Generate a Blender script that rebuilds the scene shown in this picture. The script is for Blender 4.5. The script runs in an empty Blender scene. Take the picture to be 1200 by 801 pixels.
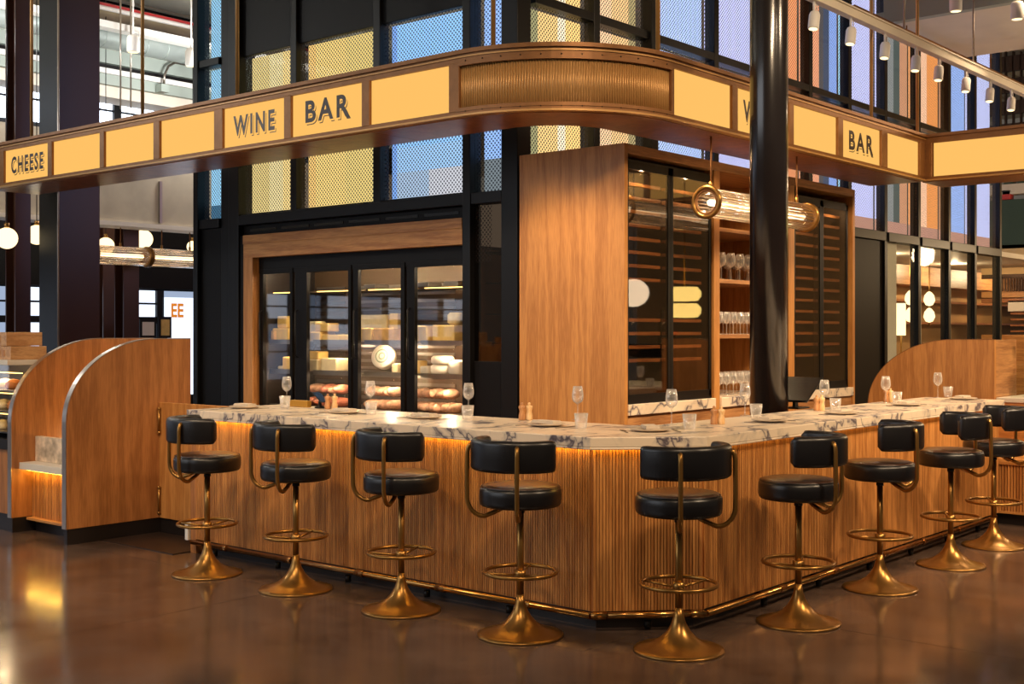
import bpy, bmesh, math, random
from mathutils import Vector, Matrix
R = random.Random(7)
PI = math.pi
scene = bpy.context.scene
COL = scene.collection

# ------------------------------------------------------------------ camera
FPX, HORIZON, CAMH = 1437.7, 389.0, 1.6
TH = math.radians(40.2275)
E2 = Vector((math.cos(TH), math.sin(TH), 0)); E1 = Vector((E2.y, -E2.x, 0))
CAM = Vector((-5.306, -3.5015, CAMH))
cam_d = bpy.data.cameras.new('camera'); cam = bpy.data.objects.new('camera', cam_d); COL.objects.link(cam)
cam.location = CAM
cam.rotation_euler = (PI/2, 0, TH - PI/2)
cam_d.sensor_width = 36.0; cam_d.lens = 36.0*FPX/1200
cam_d.shift_y = -(400.5-HORIZON)/1200
cam_d.clip_end = 200
scene.camera = cam

def PX(px, py, x=None, y=None, z=None, d=None):
    """photo pixel -> point on a plane of the place"""
    r = E2 + E1*((px-600)/FPX) + Vector((0, 0, (HORIZON-py)/FPX))
    if x is not None: t = (x-CAM.x)/r.x
    elif y is not None: t = (y-CAM.y)/r.y
    elif z is not None: t = (z-CAM.z)/r.z
    else: t = d
    return CAM + r*t

# ------------------------------------------------------------------ world, exposure
scene.view_settings.view_transform = 'Standard'
scene.view_settings.look = 'None'
scene.view_settings.gamma = 1.0
scene.view_settings.use_curve_mapping = False
scene.view_settings.exposure = 0.0
w = bpy.data.worlds.new('world'); scene.world = w; w.use_nodes = True
w.node_tree.nodes['Background'].inputs[0].default_value = (1.0, 0.84, 0.68, 1)
w.node_tree.nodes['Background'].inputs[1].default_value = 0.10

def lamp(name, kind, loc, energy, color, target=None, **kw):
    l = bpy.data.lights.new(name, kind); l.energy = energy; l.color = color
    for k, v in kw.items(): setattr(l, k, v)
    o = bpy.data.objects.new(name, l); COL.objects.link(o); o.location = loc
    if target is not None:
        o.rotation_euler = (Vector(target)-Vector(loc)).to_track_quat('-Z', 'Y').to_euler()
    return o
WARM = (1.0, 0.72, 0.42); WARM2 = (1.0, 0.73, 0.46); DAY = (0.90, 0.94, 1.0)
# unseen ceiling spotlights of the hall; the last is fill added for the partition
for loc, tgt, e in (((1.2, -5.2, 6.2), (1.9, 0.2, 0.5), 1500), ((-4.4, -3.4, 6.2), (0.2, 1.4, 0.5), 900), ((-5.0, 0.6, 6.2), (0.2, 3.2, 0.5), 900),
                    ((5.4, -4.4, 6.2), (4.2, 0.0, 0.4), 1900), ((-4.2, 3.4, 6.2), (0.2, 5.0, 0.7), 900),
                    ((-2.2, -4.4, 6.2), (3.0, 2.2, 2.0), 1500), ((4.0, -5.0, 6.2), (4.6, 2.0, 2.4), 1200), ((-0.5, -3.6, 6.2), (5.75, .8, 1.0), 1500)):
    lamp('ceiling_and_fill_spot', 'SPOT', loc, e*0.72, WARM2, tgt, spot_size=math.radians(52), spot_blend=0.7, shadow_soft_size=0.35)
# daylight from the tall windows of the hall's left side
lamp('daylight_window', 'AREA', (-9.0, 6.5, 4.2), 220, DAY, (2.0, 6.0, 2.4), shape='RECTANGLE', size=9.0, size_y=3.6)
# unseen fill lamps added to brighten the far ceiling and the right aisle
for loc, e, c in (((5.6, 11.0, 5.2), 210, (.97, .97, .94)), ((2.2, 11.2, 5.3), 210, (.97, .97, .94)), ((-2.5, 11.2, 5.3), 220, (.97, .97, .94))):
    lamp('hall_fill', 'POINT', loc, e, c, shadow_soft_size=0.3)
for loc, tgt, e in (((9.0, 0.2, 6.3), (9.0, 0.2, 0), 700), ((13.5, 0.0, 5.0), (13.5, 0, 0), 700)):
    lamp('hall_fill', 'SPOT', loc, e, WARM2, tgt, spot_size=math.radians(100), spot_blend=.6, shadow_soft_size=.3)
lamp('hall_fill', 'POINT', (10.8, -1.4, 3.9), 260, WARM2, shadow_soft_size=.3)
# downlights recessed in the sign soffit
for loc, e in (((1.55, 6.4, 3.13), 55), ((1.55, 5.0, 3.13), 60), ((1.55, 3.6, 3.13), 60), ((1.75, 2.3, 3.13), 60), ((3.0, 1.72, 3.13), 60),
               ((4.4, 1.72, 3.13), 60), ((5.8, 1.72, 3.13), 60)):
    lamp('soffit_and_fill_spot', 'SPOT', loc, e, WARM, (loc[0]-0.55 if loc[0] < 2 else loc[0], loc[1] if loc[0] < 2 else loc[1]-0.7, 1.0),
         spot_size=math.radians(105), spot_blend=0.7, shadow_soft_size=0.12)

for loc, tgt, e in (((1.72, 2.75, 3.13), (2.55, 2.55, 1.5), 70), ((1.75, 2.1, 3.13), (2.6, 2.2, 1.2), 55)):  # unseen fill spots added to brighten the cabinet side
    lamp('soffit_and_fill_spot', 'SPOT', loc, e, WARM, tgt, spot_size=math.radians(95), spot_blend=.9, shadow_soft_size=.12)

# ------------------------------------------------------------------ materials
def lin(c):
    return tuple(((v/255)/12.92 if v/255 <= 0.04045 else ((v/255+0.055)/1.055)**2.4) for v in c)
MATS = {}
def newmat(name):
    m = bpy.data.materials.new(name); m.use_nodes = True; MATS[name] = m
    nt = m.node_tree; return m, nt, nt.nodes['Principled BSDF']
def N(nt, t, **kw):
    n = nt.nodes.new(t)
    for k, v in kw.items():
        if k == 'op': n.operation = v
        elif hasattr(n, k): setattr(n, k, v)
    return n
def plain(name, c, rough=0.5, metal=0.0, spec=0.5, noise=0.0, nscale=8, bump=0.0, emit=None, es=1.0):
    m, nt, b = newmat(name)
    b.inputs['Base Color'].default_value = (*lin(c), 1); b.inputs['Roughness'].default_value = rough
    b.inputs['Metallic'].default_value = metal; b.inputs['Specular IOR Level'].default_value = spec
    if noise or bump:
        g = N(nt, 'ShaderNodeNewGeometry'); n = N(nt, 'ShaderNodeTexNoise')
        n.inputs['Scale'].default_value = nscale; n.inputs['Detail'].default_value = 4
        nt.links.new(g.outputs['Position'], n.inputs['Vector'])
        if noise:
            r = N(nt, 'ShaderNodeValToRGB'); c1 = lin(c)
            r.color_ramp.elements[0].color = (*[v*(1-noise) for v in c1], 1); r.color_ramp.elements[0].position = 0.3
            r.color_ramp.elements[1].color = (*[min(1, v*(1+noise)) for v in c1], 1); r.color_ramp.elements[1].position = 0.7
            nt.links.new(n.outputs['Fac'], r.inputs[0]); nt.links.new(r.outputs[0], b.inputs['Base Color'])
        if bump:
            bp = N(nt, 'ShaderNodeBump'); bp.inputs['Strength'].default_value = bump; bp.inputs['Distance'].default_value = 0.01
            nt.links.new(n.outputs['Fac'], bp.inputs['Height']); nt.links.new(bp.outputs[0], b.inputs['Normal'])
    if emit:
        b.inputs['Emission Color'].default_value = (*lin(emit), 1); b.inputs['Emission Strength'].default_value = es
    return m
def wood(name, dark, light, scale=(14, 14, 0.9), rough=0.42, vary=0.0):
    m, nt, b = newmat(name); L = nt.links
    g = N(nt, 'ShaderNodeNewGeometry'); mp = N(nt, 'ShaderNodeMapping'); mp.inputs['Scale'].default_value = scale
    L.new(g.outputs['Position'], mp.inputs['Vector'])
    src = mp.outputs[0]
    n1 = N(nt, 'ShaderNodeTexNoise'); n1.inputs['Scale'].default_value = 0.55; n1.inputs['Detail'].default_value = 2; L.new(src, n1.inputs['Vector'])
    w1 = N(nt, 'ShaderNodeMath', op='MULTIPLY'); w1.inputs[1].default_value = 26; L.new(n1.outputs['Fac'], w1.inputs[0])
    s1 = N(nt, 'ShaderNodeMath', op='SINE'); L.new(w1.outputs[0], s1.inputs[0])
    n2 = N(nt, 'ShaderNodeTexNoise'); n2.inputs['Scale'].default_value = 9; n2.inputs['Detail'].default_value = 3; L.new(src, n2.inputs['Vector'])
    a1 = N(nt, 'ShaderNodeMath', op='MULTIPLY_ADD'); a1.inputs[1].default_value = 0.16; L.new(s1.outputs[0], a1.inputs[0]); L.new(n2.outputs['Fac'], a1.inputs[2])
    r = N(nt, 'ShaderNodeValToRGB'); r.color_ramp.elements[0].position = 0.28; r.color_ramp.elements[1].position = 0.72
    r.color_ramp.elements[0].color = (*lin(dark), 1); r.color_ramp.elements[1].color = (*lin(light), 1)
    L.new(a1.outputs[0], r.inputs[0])
    out = r.outputs[0]
    if vary:
        oi = N(nt, 'ShaderNodeObjectInfo'); mr = N(nt, 'ShaderNodeMapRange'); mr.inputs[3].default_value = 1-vary; mr.inputs[4].default_value = 1+vary
        L.new(oi.outputs['Random'], mr.inputs[0])
        mx = N(nt, 'ShaderNodeVectorMath', op='SCALE'); L.new(out, mx.inputs[0]); L.new(mr.outputs[0], mx.inputs['Scale']); out = mx.outputs[0]
    L.new(out, b.inputs['Base Color']); b.inputs['Roughness'].default_value = rough
    bp = N(nt, 'ShaderNodeBump'); bp.inputs['Strength'].default_value = 0.12; bp.inputs['Distance'].default_value = 0.004
    L.new(a1.outputs[0], bp.inputs['Height']); L.new(bp.outputs[0], b.inputs['Normal'])
    return m
def emission(name, c, s=1.0):
    m, nt, b = newmat(name); nt.nodes.remove(b)
    e = N(nt, 'ShaderNodeEmission'); e.inputs[0].default_value = (*lin(c), 1); e.inputs[1].default_value = s
    nt.links.new(e.outputs[0], nt.nodes['Material Output'].inputs[0]); return m
def thin_glass(name, tint=(1, 1, 1), refl=0.06, edge=0.5, rough=0.02, gloss=(1, 1, 1), rim_glow=0.0):
    m, nt, b = newmat(name); nt.nodes.remove(b); L = nt.links
    t = N(nt, 'ShaderNodeBsdfTransparent'); t.inputs[0].default_value = (*tint, 1)
    g = N(nt, 'ShaderNodeBsdfGlossy'); g.inputs['Roughness'].default_value = rough; g.inputs['Color'].default_value = (*gloss, 1)
    lw = N(nt, 'ShaderNodeLayerWeight'); lw.inputs[0].default_value = 0.35
    mr = N(nt, 'ShaderNodeMapRange'); mr.inputs[3].default_value = refl; mr.inputs[4].default_value = edge
    L.new(lw.outputs['Facing'], mr.inputs[0])
    gs = g.outputs[0]
    if rim_glow:  # white mixed in at the edges imitates bright reflections on the rims
        df = N(nt, 'ShaderNodeBsdfTranslucent'); df.inputs[0].default_value = (1, .97, .92, 1)
        d2 = N(nt, 'ShaderNodeBsdfDiffuse'); d2.inputs[0].default_value = (1, .97, .92, 1)
        a1 = N(nt, 'ShaderNodeMixShader'); a1.inputs[0].default_value = 0.5; L.new(df.outputs[0], a1.inputs[1]); L.new(d2.outputs[0], a1.inputs[2])
        h = N(nt, 'ShaderNodeMixShader'); h.inputs[0].default_value = rim_glow; L.new(gs, h.inputs[1]); L.new(a1.outputs[0], h.inputs[2]); gs = h.outputs[0]
    mx = N(nt, 'ShaderNodeMixShader'); L.new(mr.outputs[0], mx.inputs[0]); L.new(t.outputs[0], mx.inputs[1]); L.new(gs, mx.inputs[2])
    L.new(mx.outputs[0], nt.nodes['Material Output'].inputs[0]); return m
def perforated(name, keep, pitch=0.040, rad=0.345, c=(70, 70, 84)):
    m, nt, b = newmat(name); L = nt.links
    b.inputs['Base Color'].default_value = (*lin(c), 1); b.inputs['Roughness'].default_value = 0.65; b.inputs['Specular IOR Level'].default_value = 0.15
    g = N(nt, 'ShaderNodeNewGeometry')
    s = N(nt, 'ShaderNodeVectorMath', op='MULTIPLY'); s.inputs[1].default_value = tuple(k/pitch for k in keep); L.new(g.outputs['Position'], s.inputs[0])
    ds = []
    for off in (0.0, 0.5):
        a = N(nt, 'ShaderNodeVectorMath', op='ADD'); a.inputs[1].default_value = (off,)*3; L.new(s.outputs[0], a.inputs[0])
        f = N(nt, 'ShaderNodeVectorMath', op='FRACTION'); L.new(a.outputs[0], f.inputs[0])
        u = N(nt, 'ShaderNodeVectorMath', op='SUBTRACT'); u.inputs[1].default_value = (0.5,)*3; L.new(f.outputs[0], u.inputs[0])
        k = N(nt, 'ShaderNodeVectorMath', op='MULTIPLY'); k.inputs[1].default_value = keep; L.new(u.outputs[0], k.inputs[0])
        d = N(nt, 'ShaderNodeVectorMath', op='LENGTH'); L.new(k.outputs[0], d.inputs[0]); ds.append(d)
    mn = N(nt, 'ShaderNodeMath', op='MINIMUM'); L.new(ds[0].outputs['Value'], mn.inputs[0]); L.new(ds[1].outputs['Value'], mn.inputs[1])
    lt = N(nt, 'ShaderNodeMath', op='LESS_THAN'); lt.inputs[1].default_value = rad; L.new(mn.outputs[0], lt.inputs[0])
    t = N(nt, 'ShaderNodeBsdfTransparent'); mx = N(nt, 'ShaderNodeMixShader')
    L.new(lt.outputs[0], mx.inputs[0]); L.new(b.outputs[0], mx.inputs[1]); L.new(t.outputs[0], mx.inputs[2])
    L.new(mx.outputs[0], nt.nodes['Material Output'].inputs[0]); return m
def marble(name):
    m, nt, b = newmat(name); L = nt.links
    g = N(nt, 'ShaderNodeNewGeometry')
    n0 = N(nt, 'ShaderNodeTexNoise'); n0.inputs['Scale'].default_value = 1.6; n0.inputs['Detail'].default_value = 4; L.new(g.outputs['Position'], n0.inputs['Vector'])
    v = N(nt, 'ShaderNodeVectorMath', op='SCALE'); v.inputs['Scale'].default_value = 1.1; L.new(n0.outputs['Color'], v.inputs[0])
    a = N(nt, 'ShaderNodeVectorMath', op='ADD'); L.new(g.outputs['Position'], a.inputs[0]); L.new(v.outputs[0], a.inputs[1])
    mp = N(nt, 'ShaderNodeMapping'); mp.inputs['Rotation'].default_value = (0.4, 0.6, 0.75); mp.inputs['Scale'].default_value = (1.0, 2.6, 1.4); L.new(a.outputs[0], mp.inputs[0])
    n1 = N(nt, 'ShaderNodeTexNoise'); n1.inputs['Scale'].default_value = 1.7; n1.inputs['Detail'].default_value = 6; n1.inputs['Roughness'].default_value = 0.5
    L.new(mp.outputs[0], n1.inputs['Vector'])
    sb = N(nt, 'ShaderNodeMath', op='SUBTRACT'); sb.inputs[1].default_value = 0.5; L.new(n1.outputs['Fac'], sb.inputs[0])
    ab = N(nt, 'ShaderNodeMath', op='ABSOLUTE'); L.new(sb.outputs[0], ab.inputs[0])
    r = N(nt, 'ShaderNodeValToRGB'); e = r.color_ramp.elements
    e[0].position = 0.0; e[0].color = (*lin((84, 74, 80)), 1); e[1].position = 0.07; e[1].color = (*lin((232, 212, 186)), 1)
    k = e.new(0.008); k.color = (*lin((130, 120, 122)), 1); k = e.new(0.024); k.color = (*lin((206, 190, 170)), 1)
    L.new(ab.outputs[0], r.inputs[0]); L.new(r.outputs[0], b.inputs['Base Color']); b.inputs['Roughness'].default_value = 0.30
    return m
def concrete(name):
    m, nt, b = newmat(name); L = nt.links
    g = N(nt, 'ShaderNodeNewGeometry')
    n1 = N(nt, 'ShaderNodeTexNoise'); n1.inputs['Scale'].default_value = 1.1; n1.inputs['Detail'].default_value = 9; n1.inputs['Roughness'].default_value = 0.72; L.new(g.outputs['Position'], n1.inputs['Vector'])
    r = N(nt, 'ShaderNodeValToRGB'); e = r.color_ramp.elements; e[0].position = 0.3; e[1].position = 0.72
    e[0].color = (*lin((50, 38, 33)), 1); e[1].color = (*lin((108, 88, 76)), 1)
    L.new(n1.outputs['Fac'], r.inputs[0]); L.new(r.outputs[0], b.inputs['Base Color'])
    n2 = N(nt, 'ShaderNodeTexNoise'); n2.inputs['Scale'].default_value = 3.0; n2.inputs['Detail'].default_value = 5; L.new(g.outputs['Position'], n2.inputs['Vector'])
    mr = N(nt, 'ShaderNodeMapRange'); mr.inputs[3].default_value = 0.05; mr.inputs[4].default_value = 0.26; L.new(n2.outputs['Fac'], mr.inputs[0]); L.new(mr.outputs[0], b.inputs['Roughness'])
    b.inputs['Specular IOR Level'].default_value = 0.75
    bp = N(nt, 'ShaderNodeBump'); bp.inputs['Strength'].default_value = 0.05; bp.inputs['Distance'].default_value = 0.01
    L.new(n2.outputs['Fac'], bp.inputs['Height']); L.new(bp.outputs[0], b.inputs['Normal'])
    return m

M = MATS
wood('oak', (170, 112, 56), (200, 140, 76))
wood('oak_red', (148, 94, 50), (178, 118, 66))
wood('oak_slat', (158, 100, 48), (204, 142, 78), scale=(30, 30, 1.2), vary=0.16)
wood('oak_shelf', (150, 100, 60), (190, 138, 88), scale=(0.9, 14, 14))
wood('oak_long', (170, 112, 58), (204, 146, 82), scale=(14, 0.9, 14))
wood('soffit_wood', (140, 84, 48), (168, 106, 62), scale=(6, 6, 6), rough=0.3)
wood('grinder_wood', (216, 172, 118), (240, 204, 152), scale=(40, 40, 4))
wood('grinder_dark', (170, 116, 72), (200, 146, 96), scale=(40, 40, 4))
wood('crate_wood', (176, 128, 84), (206, 160, 110), scale=(3, 20, 20))
plain('brass', (158, 116, 60), 0.30, 0.85)
plain('rod_gold', (200, 150, 88), 0.4, 0.4)
plain('letter_orange', (236, 140, 40), 0.5, emit=(236, 140, 40), es=.6)
plain('brass_rail', (176, 130, 74), 0.22, 1.0, noise=0.15, nscale=20)
plain('bronze', (140, 96, 56), 0.45, 0.45, noise=0.12, nscale=14)
plain('bronze_rib', (196, 150, 92), 0.4, 0.35)
plain('bronze_dark', (58, 40, 28), 0.45, 0.6)
plain('leather', (15, 12, 14), 0.34, 0, 0.6, bump=0.06, nscale=160)
plain('leather_seat', (66, 38, 20), 0.30, 0, 0.7, bump=0.05, nscale=160)  # on the black stools this brown stands for wood reflected in the tops
plain('black_metal', (10, 8, 8), 0.42, 0.0, 0.3)
plain('black_satin', (13, 10, 9), 0.5, 0, 0.2)
plain('column_paint', (26, 21, 21), 0.2, 0.0, 0.8, noise=0.1, nscale=6)
plain('column_left', (62, 34, 22), 0.32, 0.0, 0.5)
plain('plinth', (40, 34, 33), 0.35, 0.3)
plain('trim_metal', (190, 178, 168), 0.3, 0.9)
plain('steel', (150, 140, 130), 0.28, 0.9)
plain('white_paint', (226, 222, 216), 0.5)
plain('cream_paint', (216, 206, 190), 0.6, noise=0.06, nscale=2)
plain('beam_green', (150, 160, 152), 0.55)
plain('duct_metal', (160, 170, 166), 0.4, 0.35, noise=0.12, nscale=5)
plain('red_pipe', (150, 34, 36), 0.4)
plain('conc_bulk', (176, 162, 140), 0.7, noise=0.12, nscale=3)
plain('ceiling_deck', (206, 196, 174), 0.6)
plain('strip_dark', (46, 34, 28), 0.4)
plain('cheese_yellow', (238, 202, 118), 0.5, noise=0.08, nscale=14)
plain('cheese_pale', (240, 224, 178), 0.5, noise=0.08, nscale=14)
plain('cheese_rind', (214, 168, 96), 0.6, noise=0.18, nscale=14)
plain('cheese_white', (240, 232, 214), 0.55, noise=0.06, nscale=12)
plain('label_green', (120, 140, 112), 0.5)
plain('meat', (214, 132, 104), 0.35, noise=0.35, nscale=22)
plain('meat_pale', (226, 178, 146), 0.35, noise=0.3, nscale=22)
plain('napkin', (206, 190, 170), 0.8, noise=0.05, nscale=30)
plain('plate', (196, 178, 156), 0.3)
plain('gold_block', (196, 150, 64), 0.35, 0.6)
plain('screen_black', (10, 10, 12), 0.2)
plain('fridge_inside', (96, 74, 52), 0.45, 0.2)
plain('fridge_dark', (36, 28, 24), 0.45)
plain('wine_inside', (30, 20, 15), 0.5)
plain('paper_white', (236, 228, 214), 0.7)
plain('green_panel', (44, 66, 46), 0.5)
plain('red_item', (190, 50, 44), 0.5)
plain('dining_wall', (172, 132, 84), 0.6, noise=.1, nscale=2)
plain('shop_cream', (222, 190, 138), 0.6)
plain('box_print', (206, 186, 160), 0.5, noise=0.5, nscale=11)
plain('bottle_dark', (20, 26, 18), 0.15)
plain('food_brown', (190, 120, 60), 0.6, noise=0.3, nscale=30)
marble('marble'); concrete('concrete')
emission('sign_glow', (250, 190, 100), 1.05)
emission('led_warm', (255, 200, 84), 24.0)
emission('led_soft', (255, 200, 110), 5.0)
emission('lamp_warm', (255, 226, 170), 2.2)
emission('tube_core', (255, 224, 180), 4.0)
emission('lamp_oval', (255, 214, 120), 6.0)
emission('lamp_globe', (255, 226, 190), 5.0)
emission('daylight_pane', (226, 236, 255), 1.5)
emission('daylight_high', (226, 238, 255), 4.5)
emission('daylight_soft', (170, 186, 214), 0.9)
thin_glass('glass_ware', refl=0.10, edge=0.9, rim_glow=0.55)
thin_glass('glass_door', refl=0.025, edge=0.2)
thin_glass('glass_dark', tint=(0.80, 0.72, 0.64), refl=0.032, edge=0.25)
thin_glass('glass_tube', tint=(1, 0.93, 0.84), refl=0.12, edge=0.9)
thin_glass('glass_clear', tint=(0.95, 0.97, 0.95), refl=0.006, edge=0.025, rough=.03)
perforated('perf_left', (0, 1, 1)); perforated('perf_right', (1, 0, 1))
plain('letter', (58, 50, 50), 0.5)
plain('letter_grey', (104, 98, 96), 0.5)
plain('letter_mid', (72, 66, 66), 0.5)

# ------------------------------------------------------------------ mesh helpers
class MB:
    def __init__(s): s.v = []; s.f = []; s.sm = []
    def add(s, vs, fs, smooth=False):
        o = len(s.v); s.v += [tuple(p) for p in vs]; s.f += [tuple(i+o for i in f) for f in fs]; s.sm += [smooth]*len(fs); return s
    def box(s, x0, x1, y0, y1, z0, z1):
        if x0 > x1: x0, x1 = x1, x0
        if y0 > y1: y0, y1 = y1, y0
        if z0 > z1: z0, z1 = z1, z0
        return s.add([(x0,y0,z0),(x1,y0,z0),(x1,y1,z0),(x0,y1,z0),(x0,y0,z1),(x1,y0,z1),(x1,y1,z1),(x0,y1,z1)],
                     [(0,3,2,1),(4,5,6,7),(0,1,5,4),(1,2,6,5),(2,3,7,6),(3,0,4,7)])
    def prism(s, poly, axis, a, b):
        """poly of 2-D points: axis 'z' -> (x,y), 'y' -> (x,z), 'x' -> (y,z); extruded a..b"""
        n = len(poly)
        def P(p, t): return {'z': (p[0], p[1], t), 'y': (p[0], t, p[1]), 'x': (t, p[0], p[1])}[axis]
        vs = [P(p, a) for p in poly]+[P(p, b) for p in poly]
        fs = [tuple(range(n))[::-1], tuple(range(n, 2*n))]+[(i, (i+1) % n, n+(i+1) % n, n+i) for i in range(n)]
        return s.add(vs, fs)
    def lathe(s, prof, seg=24, c=(0, 0, 0), cap=True, mat=None, smooth=True):
        vs = []; fs = []
        for r, z in prof:
            for k in range(seg):
                a = 2*PI*k/seg; p = Vector((r*math.cos(a), r*math.sin(a), z))
                if mat: p = mat @ p
                vs.append((p.x+c[0], p.y+c[1], p.z+c[2]))
        for i in range(len(prof)-1):
            for k in range(seg):
                k2 = (k+1) % seg; fs.append((i*seg+k, i*seg+k2, (i+1)*seg+k2, (i+1)*seg+k))
        s.add(vs, fs, smooth)
        if cap:
            o = len(s.v)-len(vs)
            if prof[0][0] > 1e-5: s.f.append(tuple(o+k for k in range(seg))[::-1]); s.sm.append(False)
            if prof[-1][0] > 1e-5: s.f.append(tuple(o+(len(prof)-1)*seg+k for k in range(seg))); s.sm.append(False)
        return s
    def tube(s, path, r, seg=10, closed=False):
        path = [Vector(p) for p in path]; n = len(path); vs = []; fs = []
        up = None
        for i, p in enumerate(path):
            if closed: t = (path[(i+1) % n]-path[i-1]).normalized()
            else: t = (path[min(i+1, n-1)]-path[max(i-1, 0)]).normalized()
            if up is None:
                up = Vector((0, 0, 1)) if abs(t.z) < 0.9 else Vector((1, 0, 0))
            a = t.cross(up).normalized(); up = a.cross(t).normalized()
            for k in range(seg):
                q = 2*PI*k/seg; vs.append(p+a*(r*math.cos(q))+up*(r*math.sin(q)))
        m = n if closed else n-1
        for i in range(m):
            j = (i+1) % n
            for k in range(seg):
                k2 = (k+1) % seg; fs.append((i*seg+k, i*seg+k2, j*seg+k2, j*seg+k))
        s.add(vs, fs, True)
        if not closed:
            o = len(s.v)-len(vs)
            s.f += [tuple(o+k for k in range(seg))[::-1], tuple(o+(n-1)*seg+k for k in range(seg))]; s.sm += [False, False]
        return s
    def sphere(s, c, r, seg=18, rings=10, sc=(1, 1, 1)):
        prof = [(r*math.sin(PI*i/rings)*1.0, -r*math.cos(PI*i/rings)) for i in range(rings+1)]
        prof[0] = (1e-4, -r); prof[-1] = (1e-4, r)
        return s.lathe(prof, seg, c, cap=False, mat=Matrix.Diagonal((*sc, 1)))
    def mesh(s, name, off=(0, 0, 0)):
        me = bpy.data.meshes.new(name)
        me.from_pydata([(v[0]-off[0], v[1]-off[1], v[2]-off[2]) for v in s.v], [], s.f)
        me.polygons.foreach_set('use_smooth', s.sm)
        bm = bmesh.new(); bm.from_mesh(me); bmesh.ops.recalc_face_normals(bm, faces=bm.faces); bm.to_mesh(me); bm.free()
        return me
    def build(s, name, mat, parent=None, bevel=0, top=False, local=False, kind=None, seg=2):
        off = (0, 0, 0)
        if parent is not None and not local: off = tuple(world_loc(parent))
        if top:
            xs = [v[0] for v in s.v]; ys = [v[1] for v in s.v]; zs = [v[2] for v in s.v]
            off = ((min(xs)+max(xs))/2, (min(ys)+max(ys))/2, min(zs))
        me = s.mesh(name, off); me.materials.append(M[mat])
        o = bpy.data.objects.new(name, me); COL.objects.link(o)
        if parent is not None: o.parent = parent
        if top: o.location = off
        if bevel:
            b = o.modifiers.new('bevel', 'BEVEL'); b.width = bevel; b.segments = seg; b.limit_method = 'ANGLE'; b.angle_limit = math.radians(40)
        if kind: o['kind'] = kind
        return o
def world_loc(o):
    p = Vector((0, 0, 0))
    while o is not None: p = p+Vector(o.location); o = o.parent
    return p
def thing(name, label=None, cat=None, loc=(0, 0, 0), rotz=0, group=None, kind=None):
    o = bpy.data.objects.new(name, None); COL.objects.link(o); o.location = loc; o.rotation_euler = (0, 0, rotz); o.empty_display_size = 0.1
    return tag(o, label, cat, group, kind)
def tag(o, label=None, cat=None, group=None, kind=None):
    if label: o['label'] = label
    if cat: o['category'] = cat
    if group: o['group'] = group
    if kind: o['kind'] = kind
    return o
def copy_tree(o, parent=None):
    c = o.copy(); COL.objects.link(c); c.parent = parent
    for ch in list(o.children): copy_tree(ch, c)
    return c
def inst(name, me, mat, parent, loc=(0, 0, 0), rotz=0):
    if not me.materials: me.materials.append(M[mat])
    o = bpy.data.objects.new(name, me); COL.objects.link(o); o.parent = parent; o.location = loc; o.rotation_euler = (0, 0, rotz); return o
def arc(cx, cy, r, a0, a1, n):
    return [(cx+r*math.cos(a0+(a1-a0)*i/n), cy+r*math.sin(a0+(a1-a0)*i/n)) for i in range(n+1)]
B = lambda *a: MB().box(*a)

# ================================================================== SETTING
fl = thing('floor', kind='structure')
B(-14, 26, -14, 26, -0.12, -0.012).build('joint_bed', 'black_satin', fl)
g = 0.0025
for poly in ([(-14, 2.5+g), (-.38-g, 2.5+g), (-.38-g, 26), (-14, 26)],
             [(-14, -14), (.88-g, -14), (.88-g, .2-g), (-.38-g, .2-g), (-.38-g, 2.5-g), (-14, 2.5-g)],
             [(-.38+g, .2+g), (26, .2+g), (26, 26), (-.38+g, 26)],
             [(.88+g, -14), (26, -14), (26, .2-g), (.88+g, .2-g)]):
    MB().prism(poly, 'z', -0.012, 0.0).build('slab', 'concrete', fl)
ce = thing('ceiling', kind='structure', loc=(0, 0, 6.9))
for i in range(34):
    y0 = -8+i*1.0
    B(-9, 26, y0, y0+0.9, 6.9, 6.96).build('deck_sheet', 'ceiling_deck', ce)
B(-9, 26, -8, 26, 6.96, 7.0).build('deck_back', 'ceiling_deck', ce)

# ---- left glazed wall (plane x = 2.557, along Y)
XW, YW = 2.557, 3.075
wl = thing('wall_left', kind='structure', loc=(XW, 5.3, 0))
TOP = 6.6
def wbox(parent, name, y0, y1, z0, z1, x0=0.0, x1=0.12, mat='black_metal', bevel=0.006):
    return B(XW+x0, XW+x1, y0, y1, z0, z1).build(name, mat, parent, bevel=bevel)
wbox(wl, 'post', 3.075, 3.254, 0, TOP, -0.02, 0.16)
wbox(wl, 'post', 3.60, 3.69, 0, TOP, -0.03, 0.12)
wbox(wl, 'mullion', 4.75, 4.841, 2.78, TOP)
wbox(wl, 'mullion', 5.939, 6.03, 2.78, TOP)
wbox(wl, 'post', 6.834, 7.0, 0, TOP, -0.02, 0.2)
wbox(wl, 'post', 7.02, 7.196, 0, TOP, 0.03, 0.2)
wbox(wl, 'post', 7.541, 7.618, 0, TOP, -0.02, 0.14)
wbox(wl, 'transom', 3.69, 6.834, 2.70, 2.80, -0.02, 0.12)
wbox(wl, 'transom', 3.254, 3.60, 2.70, 2.80, -0.02, 0.12)
wbox(wl, 'panel', 3.69, 6.834, 2.592, 2.70, 0.05, 0.12, 'black_satin')
for k in range(6):
    y0 = 3.8+k*0.5
    wbox(wl, 'vent_slot', y0, y0+0.42, 2.635, 2.66, 0.043, 0.05, 'screen_black', 0)
wbox(wl, 'transom', 7.196, 7.541, 2.70, 2.80)
wbox(wl, 'transom', 7.196, 7.541, 4.42, 4.50)
wbox(wl, 'panel', 7.196, 7.541, 0.0, 2.70, 0.03, 0.1, 'black_satin')
wbox(wl, 'panel', 6.75, 6.834, 0.0, 2.592, 0.0, 0.1, 'black_satin')
wbox(wl, 'panel', 3.254, 3.60, 0.0, 1.35, 0.02, 0.1, 'black_satin')
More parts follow.
